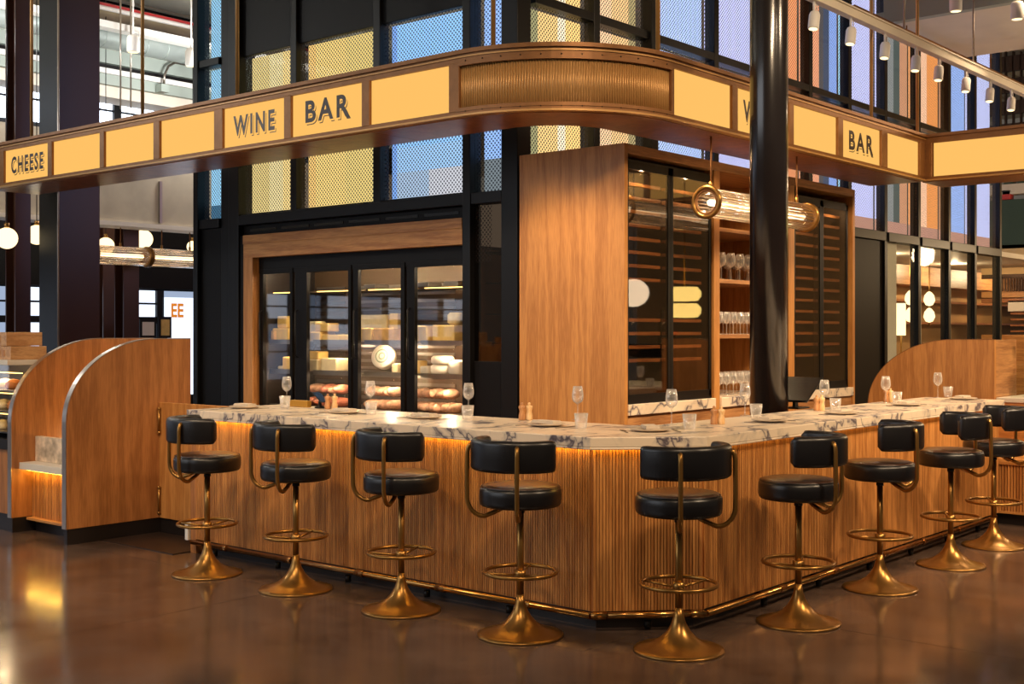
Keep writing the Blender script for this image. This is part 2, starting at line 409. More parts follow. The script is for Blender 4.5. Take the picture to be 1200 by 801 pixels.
for a, b in ((3.69, 4.75), (4.841, 5.939), (6.03, 6.834)):
    wbox(wl, 'panel', a, b, 4.45, TOP, 0.04, 0.1, 'black_satin')
    wbox(wl, 'panel', a, b, 2.80, 2.815, 0.0, 0.12)
# ---- right glazed wall (plane y = 3.075, along X)
wr = thing('wall_right', kind='structure', loc=(8, YW, 0))
def rbox(parent, name, x0, x1, z0, z1, y0=0.0, y1=0.12, mat='black_metal', bevel=0.006):
    return B(x0, x1, YW+y0, YW+y1, z0, z1).build(name, mat, parent, bevel=bevel)
MUL = [3.664, 4.62, 5.75, 6.836, 7.87, 8.92, 9.995, 11.1, 12.2, 13.25, 14.35]
for i, x in enumerate(MUL):
    rbox(wr, 'mullion', x-0.045, x+0.045, 2.80 if x < 6.7 else 0, TOP)
rbox(wr, 'post', 4.50, 4.60, 2.80, TOP, -0.03, 0.1)
EDGE = [2.74]+MUL
for a, b in zip(EDGE[:-1], EDGE[1:]):
    rbox(wr, 'transom', a+0.045, b-0.045, 4.40, 4.48)
    rbox(wr, 'transom', a+0.045, b-0.045, 2.78, 2.90, -0.02, 0.12)
for a, b in ((6.70, 7.825), (7.915, 8.875), (8.965, 9.95)):
    rbox(wr, 'panel', a, b, 0, 2.78, 0.03, 0.1, 'black_satin')
rbox(wr, 'panel', 2.76, 6.70, 0, 2.78, 0.03, 0.1, 'black_satin')
for a, b in zip(MUL[6:-1], MUL[7:]):
    rbox(wr, 'panel', a+0.045, b-0.045, 0, 0.5, 0.03, 0.1, 'black_satin')

# ---- lit panes: perforated screen before added glow strips standing for reflections and daylight
PANE_GLOW = {}
def blind_mat(c, s):
    k = (c, s)
    if k not in PANE_GLOW: emission('blind_%d' % len(PANE_GLOW), c, s); PANE_GLOW[k] = 'blind_%d' % (len(PANE_GLOW))
    return PANE_GLOW[k]
BL = (120, 168, 236); LB = (196, 214, 255); LAV = (206, 204, 255); AMB = (255, 196, 110); ORG = (255, 150, 96); PNK = (255, 196, 160)
GRN = (150, 160, 120); DRK = (30, 32, 36); WHT = (255, 246, 232); CRM = (250, 224, 176); TEAL = (96, 150, 190)
wn = [0]
def window(axis, a, b, z0, z1, strips, perf=True, s=1.0):
    wn[0] += 1
    loc = (XW, (a+b)/2, z0) if axis == 'x' else ((a+b)/2, YW, z0)
    o = thing('window_%d' % wn[0], kind='structure', loc=loc)
    def bb(n, u0, u1, w0, w1, d0, d1, mat):
        if axis == 'x': return B(XW+d0, XW+d1, u0, u1, w0, w1).build(n, mat, o)
        return B(u0, u1, YW+d0, YW+d1, w0, w1).build(n, mat, o)
    bb('pane', a, b, z0, z1, 0.03, 0.036, 'glass_clear')
    if perf: bb('perforated_screen', a, b, z0, z1, 0.07, 0.072, 'perf_left' if axis == 'x' else 'perf_right')
    for f0, f1, h0, h1, c, st in strips:
        # along the wall photo-left is +Y on the left wall, -X on the right wall
        if axis == 'x': u0, u1 = b-(b-a)*f1, b-(b-a)*f0
        else: u0, u1 = a+(b-a)*f0, a+(b-a)*f1
        bb('glow_strip', u0-0.0, u1, z0+(z1-z0)*h0, z0+(z1-z0)*h1, 0.16, 0.18, blind_mat(c, st*s*(1.25 if axis == 'x' else 1.45)))
    return o
window('x', 7.196, 7.541, 2.80, 4.42, [(0, 1, 0, 0.1, TEAL, .5), (0, 1, 0.1, 1, (150, 200, 235), 1.1)])
window('x', 7.196, 7.541, 4.50, TOP, [(0, 1, 0, 1, (150, 200, 235), 1.1)])
window('x', 6.03, 6.834, 2.815, 4.45, [(0, .35, 0, 1, (238, 208, 140), .92), (.35, .62, 0, 1, (240, 216, 160), 1.0), (.62, 1, 0, 1, (250, 214, 144), 1.0)])
window('x', 4.841, 5.939, 2.815, 4.45, [(0, .1, 0, 1, (248, 200, 124), .98), (.1, .5, 0, 1, (248, 210, 132), 1.0), (.5, .84, 0, 1, (240, 208, 132), .97), (.84, 1, 0, 1, (214, 196, 136), .85)])
window('x', 3.69, 4.75, 2.815, 4.45, [(0, .06, 0, 1, (130, 170, 240), 1.0), (.06, .45, .0, .16, (176, 196, 226), .95), (.45, 1, .0, .16, (206, 204, 216), 1.0), (.06, 1, .16, .3, (160, 196, 240), 1.08), (.06, 1, .3, 1, (146, 192, 246), 1.15)])
window('x', 3.254, 3.60, 2.80, TOP, [(0, 1, 0, .08, (150, 160, 170), .6), (0, .6, .08, 1, (150, 184, 250), 1.1), (.6, 1, .08, 1, (146, 194, 250), 1.1)])
upper = [((2.74, 3.619), [(0, .3, (186, 176, 130), .7), (.3, .62, (250, 204, 136), .98), (.62, .75, (250, 226, 196), 1.1), (.75, 1, (253, 202, 128), 1.1)]),
         ((3.709, 4.50), [(0, .5, (255, 204, 162), 1.0), (.5, .85, (253, 200, 142), .97), (.85, 1, (206, 180, 130), .7)]),
         ((4.665, 5.705), [(0, .12, BL, 1.0), (.12, 1, (186, 204, 255), 1.05)]),
         ((5.795, 6.79), [(0, 1, LAV, 1.05)]),
         ((6.881, 7.825), [(0, .5, (255, 140, 84), 1.0), (.5, 1, (255, 160, 110), .95)]),
         ((7.915, 8.875), [(0, .5, (255, 170, 130), .95), (.5, .62, (120, 110, 110), .6), (.62, .78, (90, 100, 130), .7), (.78, 1, (150, 176, 244), 1.0)]),
         ((8.965, 9.95), [(0, .15, (170, 220, 250), 1.), (.15, 1, LAV, 1.1)]),
         ((10.04, 11.055), [(0, .35, LAV, 1.05), (.35, .55, (170, 170, 170), .7), (.55, .75, (110, 120, 116), .6), (.75, 1, (240, 170, 130), .8)]),
         ((11.145, 12.155), [(0, .35, (255, 170, 110), 1.0), (.35, .6, PNK, 1.1), (.6, 1, (255, 160, 90), 1.0)]),
         ((12.245, 13.205), [(0, .25, (226, 160, 120), .7), (.25, .45, (70, 74, 76), 1.), (.45, 1, (160, 186, 250), 1.05)]),
         ((13.295, 14.305), [(0, 1, (204, 206, 255), 1.1)])]
for (a, b), st in upper:
    if a < 6.8:
        window('y', a, b, 2.90, 4.40, [(f0, f1, 0, 1, c, s) for f0, f1, c, s in st])
    else:
        window('y', a, b, 2.90, 4.40, [(f0, f1, 0.12, 1, c, s) for f0, f1, c, s in st]+[(0, 1, 0, .12, (220, 160, 140), .8)])
    window('y', a, b, 4.48, TOP, [(f0, f1, 0, 1, c, s) for f0, f1, c, s in st])
for a, b in ((10.04, 11.055), (11.145, 12.155), (12.245, 13.205), (13.295, 14.305)):
    wn[0] += 1
    o = thing('window_%d' % wn[0], kind='structure', loc=((a+b)/2, YW, 0.5))
    rbox(o, 'pane', a, b, 0.5, 2.78, 0.03, 0.036, 'glass_clear', 0)
    rbox(o, 'blind_strip', a, a+(.42 if a < 10.5 else .16), 0.5, 2.78, 0.06, 0.066, 'cream_paint', 0)
o = thing('window_%d' % (wn[0]+1), kind='structure', loc=(XW, 3.43, 1.35))
wbox(o, 'pane', 3.254, 3.60, 1.35, 2.70, 0.03, 0.036, 'glass_dark', 0)
wbox(o, 'perforated_screen', 3.42, 3.60, 2.2, 2.70, 0.05, 0.052, 'perf_left', 0)
wbox(o, 'backing', 3.254, 3.60, 1.35, 2.70, 0.40, 0.42, 'fridge_dark', 0)

# ---- room behind the lower panes of the right wall
YB_ = 5.6
br = thing('wall_back', kind='structure', loc=(16, YB_, 0))
B(9.9, 26, YB_, YB_+.1, 0, 2.9).build('plaster', 'dining_wall', br)
B(9.9, 26, 3.25, YB_+.1, 2.82, 2.9).build('soffit', 'cream_paint', br)
for z, h in ((1.75, .04), (2.15, .04)):
    B(11, 25, YB_-.25, YB_, z, z+h).build('ledge', 'soffit_wood', br)
B(11, 25, YB_-.35, YB_, 2.45, 2.8).build('bulkhead', 'oak_shelf', br)
B(11, 25, YB_-.5, YB_, 0, 1.0).build('back_counter', 'green_panel', br); B(11, 25, YB_-.55, YB_, 1.0, 1.05).build('counter_top', 'steel', br)
for x_, y_ in ((13.0, 4.4), (16.5, 4.6), (20.0, 4.6)):
    lamp('dining_room_lamp', 'POINT', (x_, y_, 2.76), 60, WARM, shadow_soft_size=0.04)

# ================================================================== BAR
ZB, ZT = 0.985, 1.04
LE, RE = 4.03, 5.10            # ends of the two runs
def lshape(o, cham, back_l, back_r, le=LE, re=RE):
    """plan of the bar: o = outset of the front faces"""
    k = -o*0.414
    return [(-o, le), (-o, cham+k), (cham+k, -o), (re, -o), (re, back_r), (back_l+.12, back_r), (back_l, back_r+.12), (back_l, le)]
bar = thing('bar_counter', 'long angled bar counter clad in vertical oak slats with brass foot rail', 'bar counter', (0.3, 0.3, 0))
MB().prism(lshape(0, .42, .70, .55), 'z', 0.10, ZB-.001).build('body', 'oak_red', bar)
MB().prism(lshape(-.07, .42, .68, .53, LE-.03, RE-.03), 'z', 0, 0.10).build('plinth', 'plinth', bar)
# slats: 300 nearest as pieces, the far ends joined
PITCH, SW, SD = 0.0172, 0.0132, 0.010
spots = []
n = int((LE-.45)/PITCH)
for i in range(n): spots.append((-SD/2, .43+PITCH*(i+.5), 0))
cl = .42*math.sqrt(2); nc = int(cl/PITCH)
for i in range(nc):
    t = (i+.5)/nc
    spots.append((.42*t-SD/2*.7071, .42*(1-t)-SD/2*.7071, PI/4))
n = int((RE-.45)/PITCH)
for i in range(n): spots.append((.43+PITCH*(i+.5), -SD/2, PI/2))
spots.sort(key=lambda s: (Vector((s[0], s[1], 0))-Vector((CAM.x, CAM.y, 0))).length)
sm = B(-SD/2, SD/2, -SW/2, SW/2, 0, ZB-.108).mesh('slat'); sm.materials.append(M['oak_slat'])
bl = Vector(bar.location)
for x, y, rz in spots[:300]:
    inst('slat', sm, 'oak_slat', bar, (x-bl.x, y-bl.y, 0.105), rz)
mb = MB()
for x, y, rz in spots[300:]:
    if abs(rz) < .1: mb.box(x-SD/2, x+SD/2, y-SW/2, y+SW/2, .105, ZB-.003)
    else: mb.box(x-SW/2, x+SW/2, y-SD/2, y+SD/2, .105, ZB-.003)
mb.build('slat_run', 'oak_slat', bar, kind='stuff')
# end post
B(-.012, .06, LE-.06, LE+.005, 0.0, ZB-.003).build('end_post', 'oak_red', bar, bevel=.003)
# LED strips under the worktop edge
LED = MB(); LED.box(-.038, -.022, .43, LE-.05, ZB-.0035, ZB-.0005); LED.build('led_strip', 'led_warm', bar)
c45 = math.sqrt(.5)
LED = MB().prism([(-.03, .404), (.404, -.03), (.41, -.022), (-.022, .41)], 'z', ZB-.0035, ZB-.0005)
LED.build('led_strip', 'led_warm', bar)
LED = MB(); LED.box(.43, RE-.05, -.038, -.022, ZB-.0035, ZB-.0005); LED.build('led_strip', 'led_soft', bar)
# brass foot rail
RZ, RO = .088, .042
kx = .42-RO*.414
rail = MB().tube([(-RO, LE-.05, RZ), (-RO, kx, RZ)], .0175, 12).tube([(-RO, kx, RZ), (kx, -RO, RZ)], .0175, 12).tube([(kx, -RO, RZ), (4.92, -RO, RZ)], .0175, 12).build('foot_rail', 'brass_rail', bar)
def coupling(p, d):
    d = Vector(d).normalized(); p = Vector(p); MB().tube([p-d*.035, p-d*.0351+d*.001, p+d*.035], .0225, 12).build('coupling', 'brass_rail', rail)
for y in (3.6, 2.9, 2.2, 1.5, .85): coupling((-RO, y, RZ), (0, 1, 0))
for x in (1.25, 1.95, 2.7, 3.4, 4.1): coupling((x, -RO, RZ), (1, 0, 0))
dd = Vector((1, -1, 0)).normalized()
coupling(Vector((-RO, kx, RZ))+dd*.05, dd); coupling(Vector((kx, -RO, RZ))-dd*.05, dd)
def bracket(p, d):
    p = Vector(p); d = Vector(d).normalized()
    MB().tube([p, p+d*.10], .008, 8).lathe([(.02, -.03), (.02, .01)], 10, tuple(p+d*.035-Vector((0, 0, .035)))).build('rail_bracket', 'black_metal', rail)
for y in (3.75, 3.05, 2.35, 1.65, 1.0): bracket((-RO, y, RZ-.012), (1, 0, 0))
for x in (1.1, 1.8, 2.55, 3.25, 3.95, 4.6): bracket((x, -RO, RZ-.012), (0, 1, 0))
bracket(((kx-RO)/2, (kx-RO)/2, RZ-.012), (1, 1, 0))
# marble worktop
fo = lshape(.05, .42, .80, .62)[:4]; fi = lshape(.041, .42, .80, .62)[:4]
wtm = MB().prism(lshape(.05, .42, .80, .62), 'z', ZB, ZT)
for k in range(3): wtm.prism([fo[k], fo[k+1], fi[k+1], fi[k]], 'z', ZB-.013, ZB+.0005)
wt = wtm.build('marble_worktop', 'marble', None, bevel=.005, top=True, seg=2)
tag(wt, 'white marble bar top with dark grey veins on the slatted counter', 'worktop')
# small white box at the gate end
tag(B(-.03, .05, LE+.012, LE+.05, .09, .22).build('white_box', 'white_paint', None, top=True, bevel=.004), 'small white box low on the gate end of the bar', 'socket box')

# ------------------------------------------------------------------ bar stools
def make_stool():
    t = thing('bar_stool', 'stool', 'bar stool')
    prof = [(.228, 0), (.230, .005), (.227, .011), (.20, .018), (.16, .029), (.12, .046), (.085, .070), (.058, .100), (.038, .135), (.026, .172), (.0195, .215)]
    MB().lathe(prof, 40).build('base', 'brass', t)
    MB().lathe([(.0185, .20), (.0185, .66)], 20).build('pole', 'brass', t)
    MB().lathe([(.023, .645), (.023, .664), (.019, .666), (.019, .69)], 20).build('collar', 'black_metal', t)
    ring = MB().tube([(.192*math.cos(a), .192*math.sin(a),   .335) for a in [2*PI*k/40 for k in range(40)]], .0108, 10, True)
    fr = ring.build('foot_ring', 'brass', t)
    for k in range(3):
        a = 2*PI*k/3+.5
        MB().tube([(.02*math.cos(a), .02*math.sin(a), .318), (.19*math.cos(a), .19*math.sin(a), .335)], .0065, 8).build('spoke', 'brass', fr)
    MB().lathe([(.031, .30), (.031, .345)], 16).build('clamp', 'brass', fr)
    seat = MB().lathe([(.001, .684), (.192, .684), (.207, .688), (.2155, .698), (.218, .715), (.2185, .745), (.2175, .770), (.211, .783), (.200, .788)], 44)
    st = seat.build('seat', 'leather', t)
    MB().lathe([(.206, .786), (.198, .794), (.17, .800), (.09, .804), (.001, .805)], 44).build('seat_top', 'leather_seat', st)
    MB().tube([(.2085*math.cos(a), .2085*math.sin(a), .786) for a in [2*PI*k/44 for k in range(44)]], .0035, 6, True).build('piping', 'leather', st)
    # back: half ring of padded leather, back direction -X
    mb = MB(); rows = 36; prof = []
    hw, hh, rr = .028, .083, .024
    for (cx, cz, a0) in ((hw-rr, hh-rr, 0), (-hw+rr, hh-rr, PI/2), (-hw+rr, -hh+rr, PI), (hw-rr, -hh+rr, 1.5*PI)):
        for q in range(5): prof.append((cx+rr*math.cos(a0+q*PI/8), cz+rr*math.sin(a0+q*PI/8)))
    np_ = len(prof); A = math.radians(93); vs = []; fs = []
    for i in range(rows+1):
        u = i/rows*2-1; e = (1-abs(u))*A*.232
        s = 1.0 if e > .035 else math.sqrt(max(0.0, 1-((.035-e)/.035)**2))*.75+.25
        a = PI+u*A
        for px_, pz in prof:
            r_ = .236+px_*s; zz = .96+pz*(0.55+.45*s)
            vs.append((r_*math.cos(a), r_*math.sin(a), zz))
    for i in range(rows):
        for k in range(np_): k2 = (k+1) % np_; fs.append((i*np_+k, i*np_+k2, (i+1)*np_+k2, (i+1)*np_+k))
    fs.append(tuple(range(np_))); fs.append(tuple(rows*np_+k for k in range(np_)))
    mb.add(vs, fs, True); mb.build('backrest', 'leather', t)
    for sgn in (-1, 1):
        a = PI+sgn*math.radians(40); c, s = math.cos(a), math.sin(a)
        path = [(.09, .676), (.13, .655)]
        path += [(.190+.092*math.sin(q), .732-.100*math.cos(q)) for q in [PI/2*k/8 for k in range(0, 9)]]
        path += [(.282, .80), (.281, .965), (.278, .990), (.270, 1.006), (.258, 1.011)]
        MB().tube([(r_*c, r_*s, z) for r_, z in path], .0122, 10).build('back_tube', 'brass', t)
        MB().sphere((.262*c, .262*s, 1.004), .013, 10, 6).build('back_fixing', 'brass', t)
    return t
PLACE = ['nearest the hinged oak gate', 'second from the hinged oak gate', 'third from the hinged oak gate', 'fourth from the hinged oak gate',
         'at the angled corner of the bar', 'first past the angled corner', 'second past the angled corner', 'third past the angled corner', 'fourth past the angled corner']
SP = [(-.404, 3.289, 65), (-.345, 2.457, 53), (-.325, 1.547, 55), (-.325, .654, 44), (-.05, -.155, -34), (.875, -.34, -70), (2.022, -.31, -73), (3.073, -.36, -85), (4.03, -.325, -85)]
st0 = make_stool()
stools = [st0]+[copy_tree(st0) for _ in SP[1:]]
for o, (x, y, be), pl in zip(stools, SP, PLACE):
    be = math.radians(be); d = -math.cos(be)*E2-math.sin(be)*E1
    o.location = (x, y, 0); o.rotation_euler = (0, 0, math.atan2(d.y, d.x)-PI)
    o['label'] = ('black leather and brass bar stool '+pl); o['group'] = 'brass pedestal stools along the bar'

# ================================================================== HANGING SIGN
SX, SY, S0, S1, RAD, DEP = 1.253, 1.442, 3.165, 3.645, 1.12, .60
sg = thing('hanging_sign', 'bronze framed illuminated fascia sign with ribbed curved corner hung over the bar', 'sign', (SX+.3, 3.5, S0))
YL, XR = 9.6, 7.17
cx, cy = SX+RAD, SY+RAD
def path_pts(off, n=24, y_end=YL, x_end=XR):
    """plan line parallel to the sign face, off = inwards"""
    return [(SX+off, y_end)]+arc(cx, cy, RAD-off, PI, 1.5*PI, n)+[(x_end, SY+off)]
def band(name, o0, o1, z0, z1, mat, ye=YL, xe=XR):
    a = path_pts(o0, y_end=ye, x_end=xe); b = path_pts(o1, y_end=ye, x_end=xe)
    mb = MB()
    vs = [(x, y, z0) for x, y in a]+[(x, y, z0) for x, y in b]+[(x, y, z1) for x, y in a]+[(x, y, z1) for x, y in b]
    n = len(a); fs = []
    for i in range(n-1):
        fs += [(i, i+1, n+i+1, n+i), (2*n+i, 3*n+i, 3*n+i+1, 2*n+i+1), (i, 2*n+i, 2*n+i+1, i+1), (n+i, n+i+1, 3*n+i+1, 3*n+i)]
    fs += [(0, n, 3*n, 2*n), (n-1, 3*n-1, 4*n-1, 2*n-1)]
    mb.add(vs, fs); return mb.build(name, mat, sg)
band('top_rail', 0, .05, 3.552, 3.615, 'bronze'); band('top_moulding', -.022, .05, 3.615, S1, 'bronze')
band('top_lip', -.010, .0, 3.59, 3.60, 'bronze_rib')
band('bottom_rail', 0, .05, S0+.012, 3.207, 'bronze'); band('bottom_moulding', -.012, .05, S0, S0+.014, 'bronze_rib')
band('back_board', .12, .15, S0+.01, 3.6, 'bronze_dark')
band('rear_fascia', DEP-.03, DEP, S0, S1, 'soffit_wood')
# soffit in sheets
ys = [2.56, 3.52, 4.46, 5.4, 6.35, 7.28, 8.26, 9.2, 9.6]
for a, b in zip(ys[:-1], ys[1:]): B(SX+.05, SX+DEP, a+.003, b-.003, S0-.006, S0+.012).build('soffit_sheet', 'soffit_wood', sg)
xs = [2.37, 3.28, 4.23, 5.18, 6.15, 7.17]
for a, b in zip(xs[:-1], xs[1:]): B(a+.003, b-.003, SY+.05, SY+DEP, S0-.006, S0+.012).build('soffit_sheet', 'soffit_wood', sg)
o_ = arc(cx, cy, RAD-.05, PI, 1.5*PI, 20); i_ = arc(cx, cy, RAD-DEP, PI, 1.5*PI, 20)
MB().prism(o_+i_[::-1], 'z', S0-.006, S0+.012).build('soffit_sheet', 'soffit_wood', sg)
# top deck
for a, b in ((2.56, 9.6),): B(SX+.02, SX+DEP, a, b, S1-.03, S1-.01).build('top_deck', 'bronze_dark', sg)
B(2.37, XR, SY+.02, SY+DEP, S1-.03, S1-.01).build('top_deck', 'bronze_dark', sg)
def sgpanel(axis, a, b):
    if axis == 'x': return B(SX+.022, SX+.03, a, b, 3.20, 3.556).build('light_panel', 'sign_glow', sg)
    if axis == 'y': return B(a, b, SY+.022, SY+.03, 3.20, 3.556).build('light_panel', 'sign_glow', sg)
    return B(XR+.022, XR+.03, a, b, 3.20, 3.556).build('light_panel', 'sign_glow', sg)
def divider(axis, a, b):
    if axis == 'x': o = B(SX-.004, SX+.05, a, b, 3.2, 3.56)
    elif axis == 'y': o = B(a, b, SY-.004, SY+.05, 3.2, 3.56)
    else: o = B(XR-.004, XR+.05, a, b, 3.2, 3.56)
    return o.build('divider', 'bronze', sg, bevel=.006)
LP = [(9.22, 8.31), (8.225, 7.33), (7.25, 6.415), (6.315, 5.485), (5.36, 4.527), (4.437, 3.584), (3.495, 2.652)]
lpan = [sgpanel('x', b, a) for a, b in LP]
edges = [9.32]+[v for p in LP for v in p]+[2.55]
sgpanel('x', 9.32, 9.58)
for i in range(0, len(edges), 2): divider('x', edges[i+1], edges[i])
RP = [(2.395, 3.238), (3.325, 4.19), (4.275, 5.13), (5.235, 6.081), (6.222, 7.03)]
rpan = [sgpanel('y', a, b) for a, b in RP]
edges = [2.36]+[v for p in RP for v in p]+[7.17]
for i in range(0, len(edges), 2): divider('y', edges[i], edges[i+1])
# return leg at the far right, facing -X
for nm, x0, x1, z0, z1, mt in (('top_rail', 0, .05, 3.552, 3.615, 'bronze'), ('top_moulding', -.022, .05, 3.615, S1, 'bronze'), ('bottom_rail', 0, .05, S0+.012, 3.207, 'bronze'),
                               ('bottom_moulding', -.012, .05, S0, S0+.014, 'bronze_rib'), ('soffit_sheet', .05, .6, S0-.006, S0+.012, 'soffit_wood'), ('back_board', .12, .15, S0, 3.6, 'bronze_dark')):
    B(XR+x0, XR+x1, -1.9, SY+.05, z0, z1).build(nm, mt, sg)
divider('r', 1.37, 1.445)
rl = [sgpanel('r', .30, 1.36), sgpanel('r', -.85, .21), sgpanel('r', -1.85, -.94)]
divider('r', .21, .30); divider('r', -.94, -.85)
# ribbed curved corner
B_ = band('corner_backing', .03, .045, 3.2, 3.56, 'bronze_rib', ye=2.57, xe=2.37)
rm = MB().lathe([(.0088, 0), (.0088, .318)], 8).mesh('rib'); rm.materials.append(M['bronze_rib'])
nr = 86
for i in range(nr):
    a = PI+(PI/2)*(i+.5)/nr
    inst('rib', rm, 'bronze_rib', sg, (cx+(RAD-.03)*math.cos(a)-sg.location.x, cy+(RAD-.03)*math.sin(a)-sg.location.y, 3.222-S0))
for zz in (3.212, 3.545):
    mb = MB()
    for i in range(12):
        a = PI+(PI/2)*(i+.5)/12; mb.sphere((cx+(RAD+.002)*math.cos(a), cy+(RAD+.002)*math.sin(a), zz+(.02 if zz > 3.4 else -.012)), .006, 6, 4)
    mb.build('rivet_row', 'bronze_dark', sg, kind='stuff')
    a0 = path_pts(-.004, y_end=2.58, x_end=2.38); 
band('rib_frame', -.006, .02, 3.532, 3.556, 'bronze', 2.58, 2.38); band('rib_frame', -.006, .02, 3.20, 3.226, 'bronze', 2.58, 2.38)
# hanging rods
for x, y in [(SX+.3, PX(px_, 50, x=SX+.3).y) for px_ in (37, 167, 278, 578)]+[(PX(px_, 50, y=SY+.3).x, SY+.3) for px_ in (771, 1021, 1075)]:
    MB().tube([(x, y, S1-.02), (x, y, 6.9)], .018, 10).build('hanging_rod', 'rod_gold', sg)
# lettering
def text_mesh(body, wth, hgt, offset=0.0, space=1.08):
    cu = bpy.data.curves.new('lettering', 'FONT'); cu.body = body; cu.align_x = 'LEFT'; cu.size = 1; cu.space_character = space; cu.offset = offset; cu.extrude = 0.001
    o = bpy.data.objects.new('tmp', cu); COL.objects.link(o)
    dg = bpy.context.evaluated_depsgraph_get(); me = bpy.data.meshes.new_from_object(o.evaluated_get(dg))
    bpy.data.objects.remove(o); bpy.data.curves.remove(cu); return me
def lettering(body, panel, axis, ctr, wth, hgt, m1, inline):
    base = text_mesh(body, wth, hgt, 0.026, 1.3); xs = [v.co.x for v in base.vertices]; ys_ = [v.co.y for v in base.vertices]
    x0, x1, y0, y1 = min(xs), max(xs), min(ys_), max(ys_); sx = wth/(x1-x0); sy = hgt/(y1-y0)
    off = world_loc(panel)
    def put(name, me, mat, dx, dz, dep):
        me.materials.clear(); me.materials.append(M[mat])
        for v in me.vertices:
            u = (v.co.x-(x0+x1)/2)*sx+dx; h = (v.co.y-(y0+y1)/2)*sy+dz; t = v.co.z*.5
            if axis == 'x': p = Vector((SX+.022-dep-t, ctr[0]-u, ctr[1]+h))
            else: p = Vector((ctr[0]+u, SY+.022-dep-t, ctr[1]+h))
            v.co = p-off
        o = bpy.data.objects.new(name, me); COL.objects.link(o); o.parent = panel; return o
    put('letter_shadow', text_mesh(body, wth, hgt, 0.026, 1.3), m1, .014, -.020, .002)
    put('letter_gap', text_mesh(body, wth, hgt, 0.038, 1.3), 'sign_glow', .007, -.010, .004)
    put('lettering', base, m1, 0, 0, .006)
    if inline: put('letter_inline', text_mesh(body, wth, hgt, -0.006, 1.3), inline, 0, 0, .008)
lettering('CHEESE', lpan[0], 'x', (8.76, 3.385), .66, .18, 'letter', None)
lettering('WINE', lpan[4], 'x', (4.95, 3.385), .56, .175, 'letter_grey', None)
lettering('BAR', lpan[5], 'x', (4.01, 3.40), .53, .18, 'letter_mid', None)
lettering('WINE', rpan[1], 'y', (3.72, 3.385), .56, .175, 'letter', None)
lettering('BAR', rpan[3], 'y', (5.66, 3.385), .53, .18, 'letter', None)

# ================================================================== COLUMNS
pc = PX(901, 480, y=.80)
co = thing('steel_column', 'tall black round cast iron column standing behind the bar top', 'column', (pc.x, pc.y, 0))
MB().lathe([(.136, 0), (.136, 6.9)], 40).build('shaft', 'column_paint', co, local=True)
MB().lathe([(.20, 0), (.20, .03), (.15, .05), (.137, .12)], 32).build('base_collar', 'column_paint', co, local=True)
a = PX(68.5, 300, x=1.95); b = PX(46, 300, x=1.95); c = PX(117, 300, y=a.y)
cl_ = thing('square_column', 'wide dark brown boxed steel column behind the curved oak partitions', 'column', ((a.x+c.x)/2, (a.y+b.y)/2, 0))
B(a.x+.006, c.x, a.y, b.y, 0, 6.9).build('box_shaft', 'column_left', cl_, bevel=.004)
B(a.x, a.x+.006, a.y+.006, b.y, 0, 6.9).build('side_plate', 'black_metal', cl_)
MB().tube([(a.x-.004, a.y-.004, 0), (a.x-.004, a.y-.004, 6.9)], .012, 8).build('corner_bead', 'trim_metal', cl_)

# ================================================================== WINE CABINET
CX0, CX1, CY0, CY1, CZ = 2.51, 6.637, 1.968, 3.03, 3.066
cab = thing('wine_cabinet', 'tall oak back bar cabinet with dark glass wine fridges and open glass shelves', 'cabinet', ((CX0+CX1)/2, (CY0+CY1)/2, 0))
T = .075
B(CX0, CX0+.045, CY0, CY1, 0, CZ).build('side_panel', 'oak', cab, bevel=.003)
B(CX1-.05, CX1, CY0, CY1, 0, CZ).build('side_panel', 'oak', cab, bevel=.003)
B(CX0+.045, CX1-.05, CY0, CY1, CZ-T, CZ).build('top_panel', 'oak_shelf', cab, bevel=.003)
B(CX0+.045, CX1-.05, CY1-.03, CY1, 0, CZ-T).build('back_panel', 'oak_red', cab)
D1, D2 = (3.86, 3.955), (5.215, 5.33)
for d0, d1 in (D1, D2): B(d0, d1, CY0+.01, CY1-.03, 0, CZ-T).build('upright', 'oak', cab, bevel=.003)
for a0, a1 in ((CX0+.045, D1[0]), (D1[1], D2[0]), (D2[1], CX1-.05)):
    B(a0, a1, CY0-.01, CY1-.03, .95, 1.035).build('marble_ledge', 'marble', cab, bevel=.004)
    B(a0, a1, CY0+.02, CY0+.05, .55, .95).build('drawer_front', 'oak_shelf', cab, bevel=.003)
    B(a0, a1, CY0+.02, CY0+.05, .12, .54).build('drawer_front', 'oak_shelf', cab, bevel=.003)
SHZ = [1.035, 1.545, 2.03, 2.48]
for z in SHZ[1:]: B(D1[1], D2[0], CY0+.06, CY1-.03, z, z+.035).build('shelf', 'oak_shelf', cab, bevel=.002)
